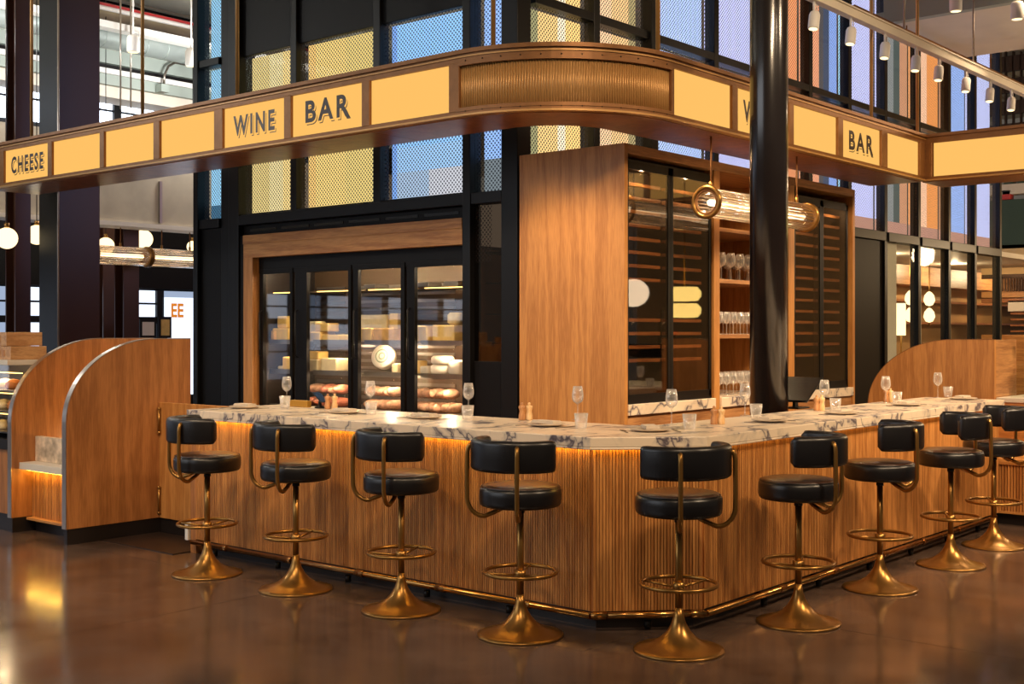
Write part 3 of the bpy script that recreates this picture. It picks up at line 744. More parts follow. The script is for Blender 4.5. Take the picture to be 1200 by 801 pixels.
for (a0, a1, zt) in ((CX0+.06, D1[0]-.01, 2.94), (D2[1]+.02, CX1-.10, 2.90)):
    # dark lining, racks, bottles' rails and a glass door pair
    w_ = a1-a0
    B(a0, a1, CY0+.40, CY0+.42, 1.05, zt).build('fridge_lining', 'wine_inside', cab)
    B(a0, a0+.02, CY0+.05, CY0+.40, 1.05, zt).build('fridge_lining', 'wine_inside', cab)
    B(a1-.02, a1, CY0+.05, CY0+.40, 1.05, zt).build('fridge_lining', 'wine_inside', cab)
    B(a0, a1, CY0+.05, CY0+.40, zt, zt+.02).build('fridge_lining', 'wine_inside', cab)
    for h in range(2):
        s0 = a0+.03+h*(w_/2); s1 = a0+w_/2-.03+h*(w_/2)-.02
        nz = 14
        for k in range(nz):
            z = 1.36+k*.108
            if a0 < 4 and 1.75 < z < 2.0: continue
            B(s0, s1, CY0+.10, CY0+.14, z, z+.026).build('rack_front', 'oak_shelf', cab)
        B(s0+.04, s1-.04, CY0+.14, CY0+.39, 1.45, 1.46).build('rack_shelf', 'black_metal', cab)
    for h in range(2):
        s0 = a0+h*w_/2+.003; s1 = a0+(h+1)*w_/2-.003
        dr = B(s0+.03, s1-.03, CY0+.035, CY0+.041, 1.10, zt-.06).build('fridge_door', 'glass_dark', cab)
        fr = MB().box(s0, s0+.035, CY0+.03, CY0+.055, 1.06, zt).box(s1-.035, s1, CY0+.03, CY0+.055, 1.06, zt)
        fr.box(s0, s1, CY0+.03, CY0+.055, 1.06, 1.11).box(s0, s1, CY0+.03, CY0+.055, zt-.06, zt)
        fr.build('door_frame', 'black_metal', dr)
    B(a0, a1, CY0+.03, CY0+.05, 1.035, 1.06).build('fridge_sill', 'black_metal', cab)

for x in (2.85, 3.5, 5.6, 6.25):
    lamp('wine_fridge_fill', 'POINT', (x, CY0+.075, 2.86), 5.0, WARM, shadow_soft_size=.01)  # unseen fill added inside the fridges to bring out the racks
# bottles in the wine fridges
bm_ = MB().lathe([(.036, 0), (.037, .01), (.037, .19), (.030, .225), (.0145, .25), (.0145, .31), (.016, .312), (.016, .325), (.001, .326)], 16)
bmesh_ = bm_.mesh('wine_bottle'); bmesh_.materials.append(M['bottle_dark'])
for x, lab in ((2.75, 'dark wine bottle standing at the cabinet side end of the left wine fridge'), (2.95, 'dark wine bottle standing second in the left wine fridge'), (3.40, 'dark wine bottle standing alone in the left wine fridge')):
    o = inst('wine_bottle', bmesh_, 'bottle_dark', None, (x, CY0+.24, 1.4615)); tag(o, lab, 'bottle', 'bottles standing in the wine fridge')

# stemware on the open shelves
def glass_mesh(h=.205, rb=.036, foot=.034):
    return MB().lathe([(foot, 0), (foot, .002), (.006, .006), (.0035, .012), (.0035, h*.45), (.010, h*.48), (rb*.80, h*.55), (rb, h*.66), (rb*.96, h*.80), (rb*.76, h), (rb*.74, h),
                       (rb*.93, h*.80), (rb*.96, h*.66), (rb*.76, h*.56), (.004, h*.49)], 20, cap=False).mesh('wine_glass')
gm = glass_mesh(.20, .034); gm.materials.append(M['glass_ware'])
gm2 = glass_mesh(.24, .042, .036); gm2.materials.append(M['glass_ware'])
for si, (z, me) in enumerate(((SHZ[0], gm), (SHZ[1]+.035, gm), (SHZ[2]+.035, gm2))):
    nmx = ['bottom marble ledge', 'middle oak shelf', 'upper oak shelf'][si]
    nx = 10 if si < 2 else 8
    for r in range(3):
        for k in range(nx):
            x = D1[1]+.07+k*(D2[0]-D1[1]-.14)/(nx-1)+R.uniform(-.006, .006); y = CY0+.13+r*.11
            o = inst('wine_glass', me, 'glass_ware', None, (x, y, z+.0015))
            tag(o, 'clear stemmed wine glass in the %s row on the cabinet %s' % (['front', 'middle', 'back'][r], nmx), 'wine glass', 'wine glasses on the %s' % nmx)

# ================================================================== PENDANT TUBE LAMPS
def tube_lamp(p0, p1, r, label, hang_z, ringr=None, rod_at=(.02, .98)):
    p0 = Vector(p0); p1 = Vector(p1); d = (p1-p0).normalized(); side = Vector((-d.y, d.x, 0)); upv = Vector((0, 0, 1))
    t = thing('tube_pendant', label, 'pendant lamp', tuple((p0+p1)/2-Vector((0, 0, r))))
    def ringpts(c, rr, n=28): return [c+side*(rr*math.cos(2*PI*k/n))+upv*(rr*math.sin(2*PI*k/n)) for k in range(n)]
    mat = Matrix((( side.x, upv.x, d.x), (side.y, upv.y, d.y), (side.z, upv.z, d.z))).to_4x4(); L_ = (p1-p0).length
    MB().lathe([(.026, .05), (.026, L_-.05)], 10, tuple(p0), mat=mat).build('lamp_core', 'tube_core', t)
    gl = thing('glass_cage', loc=(0, 0, 0)); gl.parent = t
    rodm = MB().lathe([(.012, .03), (.012, L_-.03)], 8, (0, 0, 0), mat=mat).mesh('glass_rod'); rodm.materials.append(M['glass_tube'])
    o0 = world_loc(t)
    for k in range(22):
        a = 2*PI*k/22; c = p0+side*((r-.012)*math.cos(a))+upv*((r-.012)*math.sin(a))
        inst('glass_rod', rodm, 'glass_tube', t, tuple(c-o0))
    bpy.data.objects.remove(gl)
    for c in (p0, p1):
        e = MB().tube(ringpts(c, r), .019, 10, True).build('end_ring', 'brass', t)
        MB().tube(ringpts(c, r*.80), .011, 8, True).build('inner_ring', 'bronze', e)
        MB().lathe([(.001, -.004), (r*.8, -.004), (r*.8, .004), (.001, .004)], 24, tuple(c), mat=mat).build('end_lens', 'glass_door', e)
    for f_ in rod_at:
        c = p0+d*(L_*f_)
        MB().tube([c+upv*r, Vector((c.x, c.y, hang_z))], .008, 8).build('drop_rod', 'bronze', t)
        MB().lathe([(.016, 0), (.016, .05)], 10, tuple(c+upv*r)).build('rod_socket', 'brass', t)
    return t
a = PX(828, 236, y=1.60); b = PX(944, 253, y=1.60)
tube_lamp((a.x, 1.60, 2.63), (b.x, 1.60, 2.63), .118, 'horizontal fluted glass tube lamp with brass rings in front of the wine cabinet', S0-.0075, rod_at=(.04, .90))

# ================================================================== CHEESE FRIDGE
FX = 2.62
fs_ = thing('wall_niche', kind='structure', loc=(XW, 5.2, 0))
B(XW-.02, FX+.05, 3.70, 6.75, 2.36, 2.592).build('lintel_board', 'oak_long', fs_, bevel=.004)
B(XW-.028, XW-.02, 3.70, 6.75, 2.50, 2.592).build('lintel_moulding', 'oak_long', fs_, bevel=.004)
B(XW-.02, FX+.05, 6.60, 6.75, 0, 2.36).build('jamb_board', 'oak', fs_, bevel=.004)
fr = thing('cheese_fridge', 'black four door glass display fridge full of cheeses set in an oak surround', 'fridge', (FX+.3, 5.15, 0))
Y0, Y1 = 3.70, 6.60; FB = FX+.72
B(FX, FX+.05, Y0, Y1, 2.20, 2.36).build('header', 'black_satin', fr)
B(FX, FB, Y0, Y1, 0, .80).build('base_cabinet', 'black_satin', fr)
B(FB, FB+.03, Y0, Y1, .8, 2.36).build('back_wall', 'fridge_inside', fr)
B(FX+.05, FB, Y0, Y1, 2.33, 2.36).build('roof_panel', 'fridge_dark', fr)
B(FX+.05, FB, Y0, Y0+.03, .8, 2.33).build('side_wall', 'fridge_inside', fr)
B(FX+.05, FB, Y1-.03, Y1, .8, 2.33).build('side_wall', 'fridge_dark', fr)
DO = [(6.58, 6.06, 6.52, 6.10), (6.02, 5.20, 5.84, 5.24), (5.17, 4.48, 5.10, 4.53), (4.45, 3.72, 4.35, 3.76)]
shz = [.86, 1.215, 1.515, 2.02]
for yo1, yo0, yg1, yg0 in DO:
    d = B(FX+.008, FX+.016, yg0, yg1, .86, 2.19).build('fridge_door', 'glass_door', fr)
    mb = MB().box(FX-.012, FX+.03, yg1, yo1, .81, 2.24).box(FX-.012, FX+.03, yo0, yg0, .81, 2.24).box(FX-.012, FX+.03, yg0, yg1, .81, .86).box(FX-.012, FX+.03, yg0, yg1, 2.19, 2.24)
    mb.build('door_frame', 'black_satin', d, bevel=.003)
    MB().tube([(FX-.012, yo1-.04, 1.35), (FX-.04, yo1-.04, 1.37), (FX-.04, yo1-.04, 1.80), (FX-.012, yo1-.04, 1.82)], .008, 8).build('door_handle', 'black_metal', d)
    for z in shz:
        if z < 2: B(FX+.10, FB-.02, yg0-.02, yg1+.02, z-.012, z).build('shelf', 'steel', fr)
        if z < 2: B(FX+.088, FX+.10, yg0-.02, yg1+.02, z-.035, z+.01).build('shelf_lip', 'steel', fr)
    B(FX+.2, FB-.02, yg0-.02, yg1+.02, 2.0, 2.012).build('shelf', 'steel', fr)
    B(FX+.06, FX+.085, yg0, yg1, 2.28, 2.30).build('light_bar', 'led_soft', fr)
    for z in shz[1:]:
        B(FX+.12, FX+.135, yg0, yg1, z-.022, z-.014).build('light_bar', 'led_soft', fr)
    for k in range(16):
        z = .92+k*.075
        B(FB-.012, FB, yg0-.01, yg1+.01, z, z+.03).build('vent_slat', 'steel', fr)
for y in (6.3, 5.54, 4.81, 4.05):
    lamp('fridge_lamp', 'POINT', (FX+.16, y, 2.2), 14 if y < 6 else 4, (1, .80, .52), shadow_soft_size=.01)
    lamp('fridge_lamp', 'POINT', (FX+.16, y, 1.44), 6 if y < 6 else 2.5, WARM2, shadow_soft_size=.01)
    lamp('fridge_lamp', 'POINT', (FX+.16, y, 1.15), 6 if y < 6 else 2, WARM2, shadow_soft_size=.01)
CXF = 2.86
DN = ['first', 'second', 'third', 'fourth']
def on_shelf(px0, px1, py0, py1, z, x=CXF):
    a = PX(px1, py1, x=x); b = PX(px0, py0, x=x); s = (x-CAM.x)
    z += .0015
    return a.y, b.y, z, z+abs(PX(px0, py0, x=x).z-PX(px0, py1, x=x).z)
def block(px0, px1, py0, py1, z, mat, label, depth=.2, cat='cheese', name='cheese_block', x=CXF, wedge=False):
    y0, y1, z0, z1 = on_shelf(px0, px1, py0, py1, z, x); w_ = y1-y0
    mb = MB()
    if wedge: mb.prism([(x-depth/2, y0), (x-depth/2, y1), (x+depth/2, y0+w_*.5)], 'z', z0, z1)
    else: mb.box(x-depth/2, x+depth/2, y0, y1, z0, z1)
    o = mb.build(name, mat, None, top=True, bevel=min(.012, w_*.15)); tag(o, label, cat, 'cheeses in the display fridge'); return z1
def wheel(px0, px1, py0, py1, z, mat, label, x=CXF):
    y0, y1, z0, z1 = on_shelf(px0, px1, py0, py1, z, x); r = (y1-y0)/2; h = z1-z0; q = min(.02, h*.25)
    o = MB().lathe([(.001, 0), (r-q, 0), (r, q), (r, h-q), (r-q, h), (.001, h)], 28, (x, (y0+y1)/2, z0)).build('whole_cheese', mat, None, top=True)
    tag(o, label, 'cheese', 'cheeses in the display fridge'); return z1
S1_, S2_, S3_ = shz[2], shz[1], shz[0]
t1 = block(328, 347, 381, 395, S1_, 'cheese_yellow', 'wide yellow cheese block on the top shelf behind the fridge door by the oak jamb')
block(330, 341, 367, 381, t1, 'cheese_yellow', 'small yellow cheese block stacked on the wide block behind the door by the jamb', .12)
block(319.5, 323, 385, 396, S1_, 'cheese_rind', 'brown rinded cheese piece beside the yellow stack, by the oak jamb', .05, x=2.752)
block(337, 347, 416, 431, S2_, 'cheese_yellow', 'lone yellow cheese cube on the middle shelf by the oak jamb', .14)
wheel(328, 336, 427, 431, S2_, 'cheese_pale', 'flat pale cheese disc beside the lone cube on the middle shelf')
block(334, 346, 456, 465, S3_, 'cheese_pale', 'pale cheese piece on the bottom shelf by the oak jamb', .14)
t1 = block(363, 384, 384, 394, S1_, 'cheese_yellow', 'low yellow cheese slab on the top shelf behind the second fridge door')
block(364, 376, 372, 384, t1, 'cheese_pale', 'pale cheese piece stacked on the low slab behind the second fridge door', .14)
block(376, 391, 374, 384, t1, 'cheese_yellow', 'small yellow cheese piece overhanging the low slab behind the second door', .15)
block(385, 405, 387, 394, S1_, 'cheese_yellow', 'thin yellow cheese slab beside the stack behind the second fridge door', .18)
t1 = block(363, 381, 418, 431, S2_, 'cheese_pale', 'pale cheese block on the middle shelf behind the second fridge door')
block(365, 379, 409, 418, t1, 'cheese_yellow', 'yellow cheese slice atop the pale block behind the second fridge door', .14)
block(384, 402, 416, 431, S2_, 'cheese_pale', 'square pale cheese on the middle shelf behind the second fridge door', .18)
t1 = block(428, 460, 364, 394, S1_, 'cheese_pale', 'tall pale cheese block at the back of the shelf behind the third door', .16, x=CXF+.19)
block(446, 470, 379, 394, S1_, 'cheese_rind', 'tan rinded half cheese on the top shelf behind the third fridge door', .2, x=CXF-.02)
block(461, 471, 362, 394, S1_, 'cheese_yellow', 'upright yellow cheese slab standing behind the third fridge door', .12, x=CXF+.2)
block(429, 444, 379, 394, S1_, 'cheese_yellow', 'yellow cheese wedge beside the rinded half behind the third door', .2, wedge=True, x=CXF-.02)
block(463, 471, 420, 431, S2_, 'cheese_pale', 'small pale cheese cube beside the tilted round cheese', .1)
block(489, 509, 376, 394, S1_, 'cheese_yellow', 'plain yellow cheese block on the top shelf behind the fourth fridge door')
block(515, 541, 375, 394, S1_, 'cheese_yellow', 'large craggy yellow cheese block on the top shelf behind the fourth door')
block(489, 497, 417, 432, S2_, 'cheese_yellow', 'narrow yellow cheese stick on the middle shelf behind the fourth door', .1)
block(498, 507, 423, 432, S2_, 'cheese_white', 'low white cheese beside the narrow stick behind the fourth door', .14)
t1 = wheel(508, 527, 421, 432, S2_, 'cheese_white', 'lower white round cheese on the middle shelf behind the fourth door')
wheel(509, 529, 411, 421, t1, 'cheese_white', 'upper white round cheese stacked behind the fourth fridge door')
wheel(528, 543, 415, 432, S2_, 'cheese_white', 'tall white round cheese near the fourth door edge')
wheel(527, 541, 361, 375, S1_+.152, 'cheese_pale', 'pale round tub on the large craggy cheese behind the fourth door')
# tilted round cheese with a printed ring
p = PX(450, 420, x=CXF); rr = .118
wt_ = thing('round_cheese', 'tilted white round cheese with a green ring print, third fridge door', 'cheese', (CXF, p.y, S2_+.03), group='cheeses in the display fridge')
mat = Matrix.Rotation(-PI/2+.25, 4, 'Y') @ Matrix.Identity(4)
mm = Matrix.Translation((0, 0, rr*.99)) @ Matrix.Rotation(.35, 4, 'Z') @ mat
MB().lathe([(.001, -.05), (rr-.02, -.05), (rr, -.03), (rr, .03), (rr-.02, .05), (.001, .05)], 32, mat=mm).build('rind', 'cheese_white', wt_, local=True)
MB().lathe([(.055, .0505), (.062, .0515), (.068, .0505)], 32, mat=mm, cap=False).build('ring_print', 'label_green', wt_, local=True)
MB().lathe([(.022, .0505), (.030, .0515), (.036, .0505)], 32, mat=mm, cap=False).build('ring_print', 'label_green', wt_, local=True)
# heaps of wrapped charcuterie
def lump(px, py, z, s, mat, label, x):
    p = PX(px, py, x=x); mb = MB(); rr = R.Random if False else R
    seg, rings = 14, 8; vs = []; fs = []
    ph = [R.uniform(0, 6) for _ in range(4)]
    for i in range(rings+1):
        for k in range(seg):
            u = PI*i/rings; v = 2*PI*k/seg; q = 1+.14*math.sin(3*v+ph[0])*math.sin(u)+.10*math.sin(2*u+5*v+ph[1])
            vs.append((x+s[0]*q*math.sin(u)*math.cos(v), p.y+s[1]*q*math.sin(u)*math.sin(v), z+s[2]*(1-math.cos(u)*q*.98)))
    zmin = min(v[2] for v in vs)-.0015; vs = [(a_, b_, c_-zmin+z) for a_, b_, c_ in vs]
    for i in range(rings):
        for k in range(seg): k2 = (k+1) % seg; fs.append((i*seg+k, i*seg+k2, (i+1)*seg+k2, (i+1)*seg+k))
    mb.add(vs, fs, True); o = mb.build('cured_meat', mat, None, top=True); tag(o, label, 'cured meat', 'cured meats on the bottom fridge shelf'); return o
for di, (a0, a1, mt, n_) in enumerate(((364, 406, 'meat', 5), (432, 470, 'meat_pale', 5), (489, 541, 'meat_pale', 6))):
    lab = 'lumpy wrapped %s cured meat heaped behind the %s fridge door' % ('red' if di == 0 else 'pink', DN[di+1])
    for k in range(n_):
        px = a0+6+(a1-a0-12)*k/(n_-1)
        lump(px, 470, S3_, (.13, .0225, .045), mt, lab+', bottom layer', CXF+R.uniform(-.03, .03))
        if k % 2 == 0: lump(px+1, 470, S3_+.125, (.12, .027, .045), mt if k else 'meat_pale', lab+', top layer', CXF+.03)
        elif k < n_-1: lump(px+1, 470, S3_+.125, (.10, .026, .04), 'meat_pale', lab+', top layer', CXF+.05)
for i, (px, w_) in enumerate(((440, .08), (500, .10), (535, .09))):
    p = PX(px, 331, x=CXF)
    tag(B(CXF-.08, CXF+.1, p.y-w_, p.y+w_, 2.0135, 2.06).build('deli_tray', 'steel', None, top=True, bevel=.006), ['low steel tray on the high rack behind the third fridge door', 'wider steel tray on the high rack behind the fourth door', 'steel tray on the high rack at the fourth door edge'][i], 'tray')
# shelf goods in the narrow pane by the corner post
tag(B(XW+.20, XW+.36, 3.28, 3.44, 2.30, 2.46).build('carton', 'crate_wood', None, top=True, bevel=.004), 'small wooden carton on the shelf behind the narrow pane', 'carton')
B(XW+.16, XW+.38, 3.26, 3.59, 2.28, 2.30).build('shelf', 'black_metal', o_niche := thing('wall_recess', kind='structure', loc=(XW+.2, 3.4, 1.35)))
for z in (1.5, 1.75, 2.02): B(XW+.16, XW+.38, 3.26, 3.59, z, z+.012).build('shelf', 'black_metal', o_niche)

# ================================================================== TABLEWARE ON THE BAR TOP
EPS = .0015
SETP = ['in the place setting nearest the oak gate', 'in the second place setting from the oak gate', 'in the third place setting from the oak gate', 'in the last place setting before the angled corner',
        'in the place setting on the angled corner', 'in the first place setting past the angled corner', 'in the second place setting past the angled corner', 'in the third place setting past the angled corner', 'in the place setting farthest along the right run']
GL = [(336, 474), (434, 482), (549, 486), (677, 492), (787, 498), (873, 487), (966, 480), (1038, 473), (1099, 466)]
TU = [(334, 478), (435, 486), (548, 491), (681, 502), (808, 503), (886, 489), (979, 481), (1051, 472), (1111, 465)]
PLT = [(287, 478), (404, 484), (497, 490), (640, 499), (762, 505), (902, 494), (986, 485), (1062, 475), (1128, 468)]
tm = MB().lathe([(.001, .004), (.028, .004), (.030, .010), (.040, .088), (.0415, .088), (.0325, .004), (.029, 0), (.001, 0)], 24, cap=False).mesh('tumbler'); tm.materials.append(M['glass_ware'])
wm = glass_mesh(.215, .037, .034); wm.materials.append(M['glass_ware'])
wine_m = MB().lathe([(.001, 0), (.020, .006), (.030, .022), (.001, .022)], 20, cap=False).mesh('wine'); wine_m.materials.append(M['glass_tube'])
pm = MB().lathe([(.001, .003), (.07, .003), (.085, .008), (.115, .016), (.117, .013), (.088, .003), (.07, 0), (.001, 0)], 36, cap=False).mesh('side_plate'); pm.materials.append(M['plate'])
nm = B(-.085, .085, -.04, .04, 0, .009); nm.box(-.08, .08, -.037, .037, .009, .016); nmm = nm.mesh('napkin'); nmm.materials.append(M['napkin'])
km = MB().prism([(-.10, -.006), (-.01, -.006), (.0, -.009), (.085, -.009), (.105, 0), (.085, .004), (0, .004), (-.10, .004)], 'z', 0, .003); kmm = km.mesh('knife'); kmm.materials.append(M['steel'])
fk = MB().box(-.10, .02, -.005, .005, 0, .003).box(.02, .045, -.013, .013, 0, .003)
for k in range(4): fk.box(.045, .09, -.012+k*.0068, -.0085+k*.0068, 0, .003)
fkm = fk.mesh('fork'); fkm.materials.append(M['steel'])
def put(name, me, p, label, cat, group, rz=0, dz=EPS):
    o = inst(name, me, None, None, (p.x, p.y, ZT+dz), rz); tag(o, label, cat, group); return o
for i in range(9):
    rz = PI/2 if i < 4 else (PI/4 if i == 4 else 0)
    rz2 = 0 if i < 4 else (PI/4 if i == 4 else PI/2)
    put('wine_glass', wm, PX(*GL[i], z=ZT), 'empty stemmed wine glass '+SETP[i], 'wine glass', 'wine glasses laid on the bar top')
    put('water_tumbler', tm, PX(*TU[i], z=ZT), 'short clear water tumbler '+SETP[i], 'tumbler', 'tumblers laid on the bar top', R.uniform(0, 1))
    p = PX(*PLT[i], z=ZT)
    put('side_plate', pm, p, 'round beige side plate '+SETP[i], 'plate', 'side plates laid on the bar top')
    put('napkin', nmm, p, 'folded beige napkin lying on the plate '+SETP[i], 'napkin', 'folded napkins on the plates', rz, .0185)
    d = Vector((0, 1, 0)) if i < 4 else (Vector((-.7, .7, 0)) if i == 4 else Vector((-1, 0, 0)))
    put('knife', kmm, p-d*.15, 'steel table knife '+SETP[i], 'knife', 'knives laid on the bar top', rz2)
    put('fork', fkm, p+d*.15, 'steel table fork '+SETP[i], 'fork', 'forks laid on the bar top', rz2)
grm = MB().lathe([(.021, 0), (.022, .004), (.022, .03), (.016, .052), (.017, .062), (.023, .078), (.021, .090), (.008, .094), (.008, .098), (.010, .104), (.006, .110), (.001, .111)], 20)
gml = grm.mesh('pepper_grinder'); gml.materials.append(M['grinder_wood']); gmd = grm.mesh('pepper_grinder'); gmd.materials.append(M['grinder_dark'])
for (px, py, s), wh in zip(((388, 479, 8.2), (616, 492, 8.5), (841, 497, 8.5), (960, 481, 6), (1041, 471, 5)), ('behind the third stool from the gate', 'beside the big oak cabinet side', 'on the angled corner of the bar top', 'before the black tablet', 'near the curved partition end')):
    for k in (-1, 1):
        p = PX(px+k*s*.5, py, z=ZT)
        put('pepper_grinder' if k < 0 else 'salt_grinder', gmd if k < 0 else gml, p, ('darker wooden pepper grinder ' if k < 0 else 'pale wooden salt grinder ')+wh, 'grinder', 'wooden grinders on the bar top')
a = PX(342, 476, z=ZT)
tag(B(a.x-.02, a.x+.02, a.y-.20, a.y, ZT+EPS, ZT+.05).build('brass_block', 'gold_block', None, top=True, bevel=.003), 'low golden block lying on the bar top near the cheese fridge', 'block')
a = PX(375, 478, z=ZT)
mc = thing('card_holder', 'small tilted black card reader on a foot near the golden block', 'card reader', (a.x, a.y, ZT+EPS))
MB().lathe([(.04, 0), (.04, .008), (.012, .014), (.012, .05)], 16).build('foot', 'black_metal', mc, local=True)
MB().prism([(-.05, .04), (.05, .11), (.045, .118), (-.055, .048)], 'x', -.035, .035).build('reader', 'screen_black', mc, local=True, bevel=.003)
# tilted tablet at the back of the right run
a = PX(955, 480, z=ZT)
tb = thing('pos_tablet', 'black tablet till tilted on a stand behind the bar top', 'tablet', (a.x+.05, a.y+.18, ZT+EPS))
B(-.09, .09, -.07, .07, 0, .012).build('foot', 'black_metal', tb, local=True, bevel=.004)
B(-.025, .025, -.01, .01, .012, .13).build('stem', 'black_metal', tb, local=True)
MB().prism([(-.13, .05), (.12, .215), (.11, .23), (-.14, .065)], 'y', -.16, .16).build('screen_case', 'screen_black', tb, local=True, bevel=.006)

# ================================================================== CURVED OAK PARTITIONS, GATE, NICHE (gate end of the bar)
def partition(name, label, x0, y0, ln, th, top, rx, rz, pl=.12, mat='oak_red'):
    t = thing(name, label, 'partition', (x0+ln/2, y0+th/2, 0))
    pts = [(x0, pl)]+[(x0+rx-rx*math.cos(q), top-rz+rz*math.sin(q)) for q in [PI/2*k/20 for k in range(21)]]+[(x0+ln, top), (x0+ln, pl)]
    MB().prism(pts, 'y', y0, y0+th).build('board', mat, t)
    edge = [(x, y0+th/2, z) for x, z in pts[1:-1]]
    # metal edge strip following the curve
    mb = MB(); vs = []; fs = []; P2 = pts[1:-1]; P2 = [(x0, pl)]+P2
    for i, (x, z) in enumerate(P2):
        dx, dz = (P2[min(i+1, len(P2)-1)][0]-P2[max(i-1, 0)][0]), (P2[min(i+1, len(P2)-1)][1]-P2[max(i-1, 0)][1]); l_ = math.hypot(dx, dz); nx, nz = -dz/l_, dx/l_
        for o_, yy in ((0, y0-.001), (.006, y0-.001), (.006, y0+th+.001), (0, y0+th+.001)): vs.append((x+nx*o_, yy, z+nz*o_))
    for i in range(len(P2)-1):
        for k in range(4): k2 = (k+1) % 4; fs.append((i*4+k, i*4+k2, i*4+4+k2, i*4+4+k))
    mb.add(vs, fs); mb.build('edge_trim', 'trim_metal', t)
    B(x0+.008, x0+ln-.005, y0+.006, y0+th-.002, 0, pl).build('plinth', 'plinth', t)
    return t
partition('curved_partition', 'curved top oak partition with metal edge beside the hinged gate', -.44, 4.99, 1.10, .055, 1.545, .78, .62)
partition('curved_partition', 'curved top oak partition between the lit niche and the food display case', -.42, 5.85, 1.3, .055, 1.545, .80, .66)
# niche between the partitions
nc = thing('slatted_niche', 'low lit slatted bench with stone shelf between the two curved partitions', 'bench', (0, 5.45, 0))
B(-.24, .1, 5.05, 5.845, .10, .50).build('carcass', 'oak_red', nc)
B(-.22, .1, 5.05, 5.845, 0, .10).build('plinth', 'plinth', nc)
B(-.36, .60, 5.048, 5.847, .505, .56).build('stone_shelf', 'cream_paint', nc, bevel=.004)
B(-.30, -.235, 5.05, 5.845, .095, .115).build('sill', 'oak_long', nc, bevel=.002)
for k in range(36): B(-.252, -.24, 5.062+k*.0218, 5.076+k*.0218, .115, .50).build('slat', 'oak_slat', nc)
B(.55, .60, 5.05, 5.845, .56, 1.45).build('back_board', 'oak_red', nc)
B(-.30, -.28, 5.06, 5.84, .492, .502).build('led_strip', 'led_warm', nc)
B(.50, .52, 5.06, 5.84, .575, .59).build('led_strip', 'led_warm', nc)
lamp('niche_lamp', 'POINT', (.2, 5.7, .72), 2.4, (1, .75, .38), shadow_soft_size=.015)
a = PX(40, 540, x=-.2)
tag(B(-.22, -.17, 5.17, a.y, .56+EPS, .76).build('picture_box', 'box_print', None, top=True, bevel=.003), 'cream printed box with brown pictures on the niche shelf', 'box')
tag(MB().lathe([(.035, 0), (.035, .09), (.012, .12), (.012, .17), (.014, .18), (.001, .181)], 16, (-.27, 5.18, .56+EPS)).build('oil_bottle', 'bottle_dark', None, top=True), 'small dark bottle in front of the printed box in the niche', 'bottle')
# gate
gt = thing('bar_gate', 'low hinged oak gate closing the gap between partition and bar', 'gate', (.42, 4.5, 0))
B(.36, .40, LE+.02, 4.985, .12, ZT).build('gate_leaf', 'oak', gt, bevel=.003)
B(.375, .395, LE+.02, 4.985, 0, .12).build('kick_board', 'plinth', gt)
for z0, z1 in ((.16, .36), (.80, .99)):
    h = MB().tube([(.345, 4.965, z0), (.345, 4.965, z1)], .011, 10).build('hinge', 'brass', gt)
    for z in (z0, z1): MB().sphere((.345, 4.965, z), .015, 10, 6).build('finial', 'brass', h)
mt = B(-.145, .36, LE+.03, 4.985, .0005, .006).build('floor_strip', 'strip_dark', None, top=True); tag(mt, 'dark flat strip on the floor before the oak gate', 'mat')  # thin dark strip laid on the floor
# food display case
dc = thing('food_display', 'glass fronted food display case with warm lights and oak base', 'display case', (-.1, 6.9, 0))
B(-.40, .5, 5.92, 8.4, .14, .66).build('base', 'oak_red', dc, bevel=.003)
B(-.38, .5, 5.92, 8.4, 0, .14).build('plinth', 'plinth', dc)
B(-.42, .5, 5.92, 8.4, .66, .74).build('lower_rail', 'plinth', dc)
B(.46, .5, 5.92, 8.4, .74, 1.36).build('back_wall', 'cream_paint', dc)
for z in (.78, .95, 1.12):
    B(-.36, .46, 5.93, 8.39, z, z+.012).build('shelf', 'steel', dc); B(-.30, -.285, 5.93, 8.39, z+.145, z+.152).build('light_bar', 'led_soft', dc)
B(-.42, .5, 5.92, 8.4, 1.335, 1.375).build('top_slab', 'cream_paint', dc, bevel=.004)
B(-.41, -.40, 5.92, 8.4, .74, 1.335).build('front_pane', 'glass_door', dc)
k_ = 0
for z, nm_ in ((.792, 'bottom'), (.962, 'middle'), (1.132, 'top')):
    for j in range(5):
        y = 6.02+j*.16; k_ += 1
        o = MB().lathe([(.001, 0), (.055, 0), (.07, .02), (.065, .05), (.04, .075), (.001, .082)], 16, (-.22+R.uniform(-.03, .03), y, z+EPS)).build('pastry', 'food_brown' if j % 2 else 'cheese_pale', None, top=True)
        tag(o, ('browned round bun' if j % 2 else 'pale round roll')+' on the %s shelf of the food display case' % nm_, 'pastry', 'pastries in the display case')
for i, (y0, y1, z0, z1) in enumerate(((5.98, 6.50, 1.375, 1.485), (6.05, 6.42, 1.487, 1.60))):
    t = thing('wooden_crate', ['long wooden crate lying on the food display case', 'shorter wooden crate stacked on the long crate'][i], 'crate', (-.2, (y0+y1)/2, z0+EPS))
    B(-.36, -.05, y0, y1, z0+EPS, z1).build('box', 'crate_wood', t, bevel=.003)
    for k in range(4): B(-.366, -.36, y0+.10+k*.07, y0+.13+k*.07, z0+.03, z1-.03).build('stencil_mark', 'grinder_dark', t)
tag(B(-.2, .1, 6.55, 6.56+.02, 1.375+EPS, 1.50).build('price_board', 'paper_white', None, top=True), 'small white board standing on the food display case', 'board')
lamp('display_lamp', 'POINT', (-.25, 6.3, 1.25), 3.0, WARM, shadow_soft_size=.03)

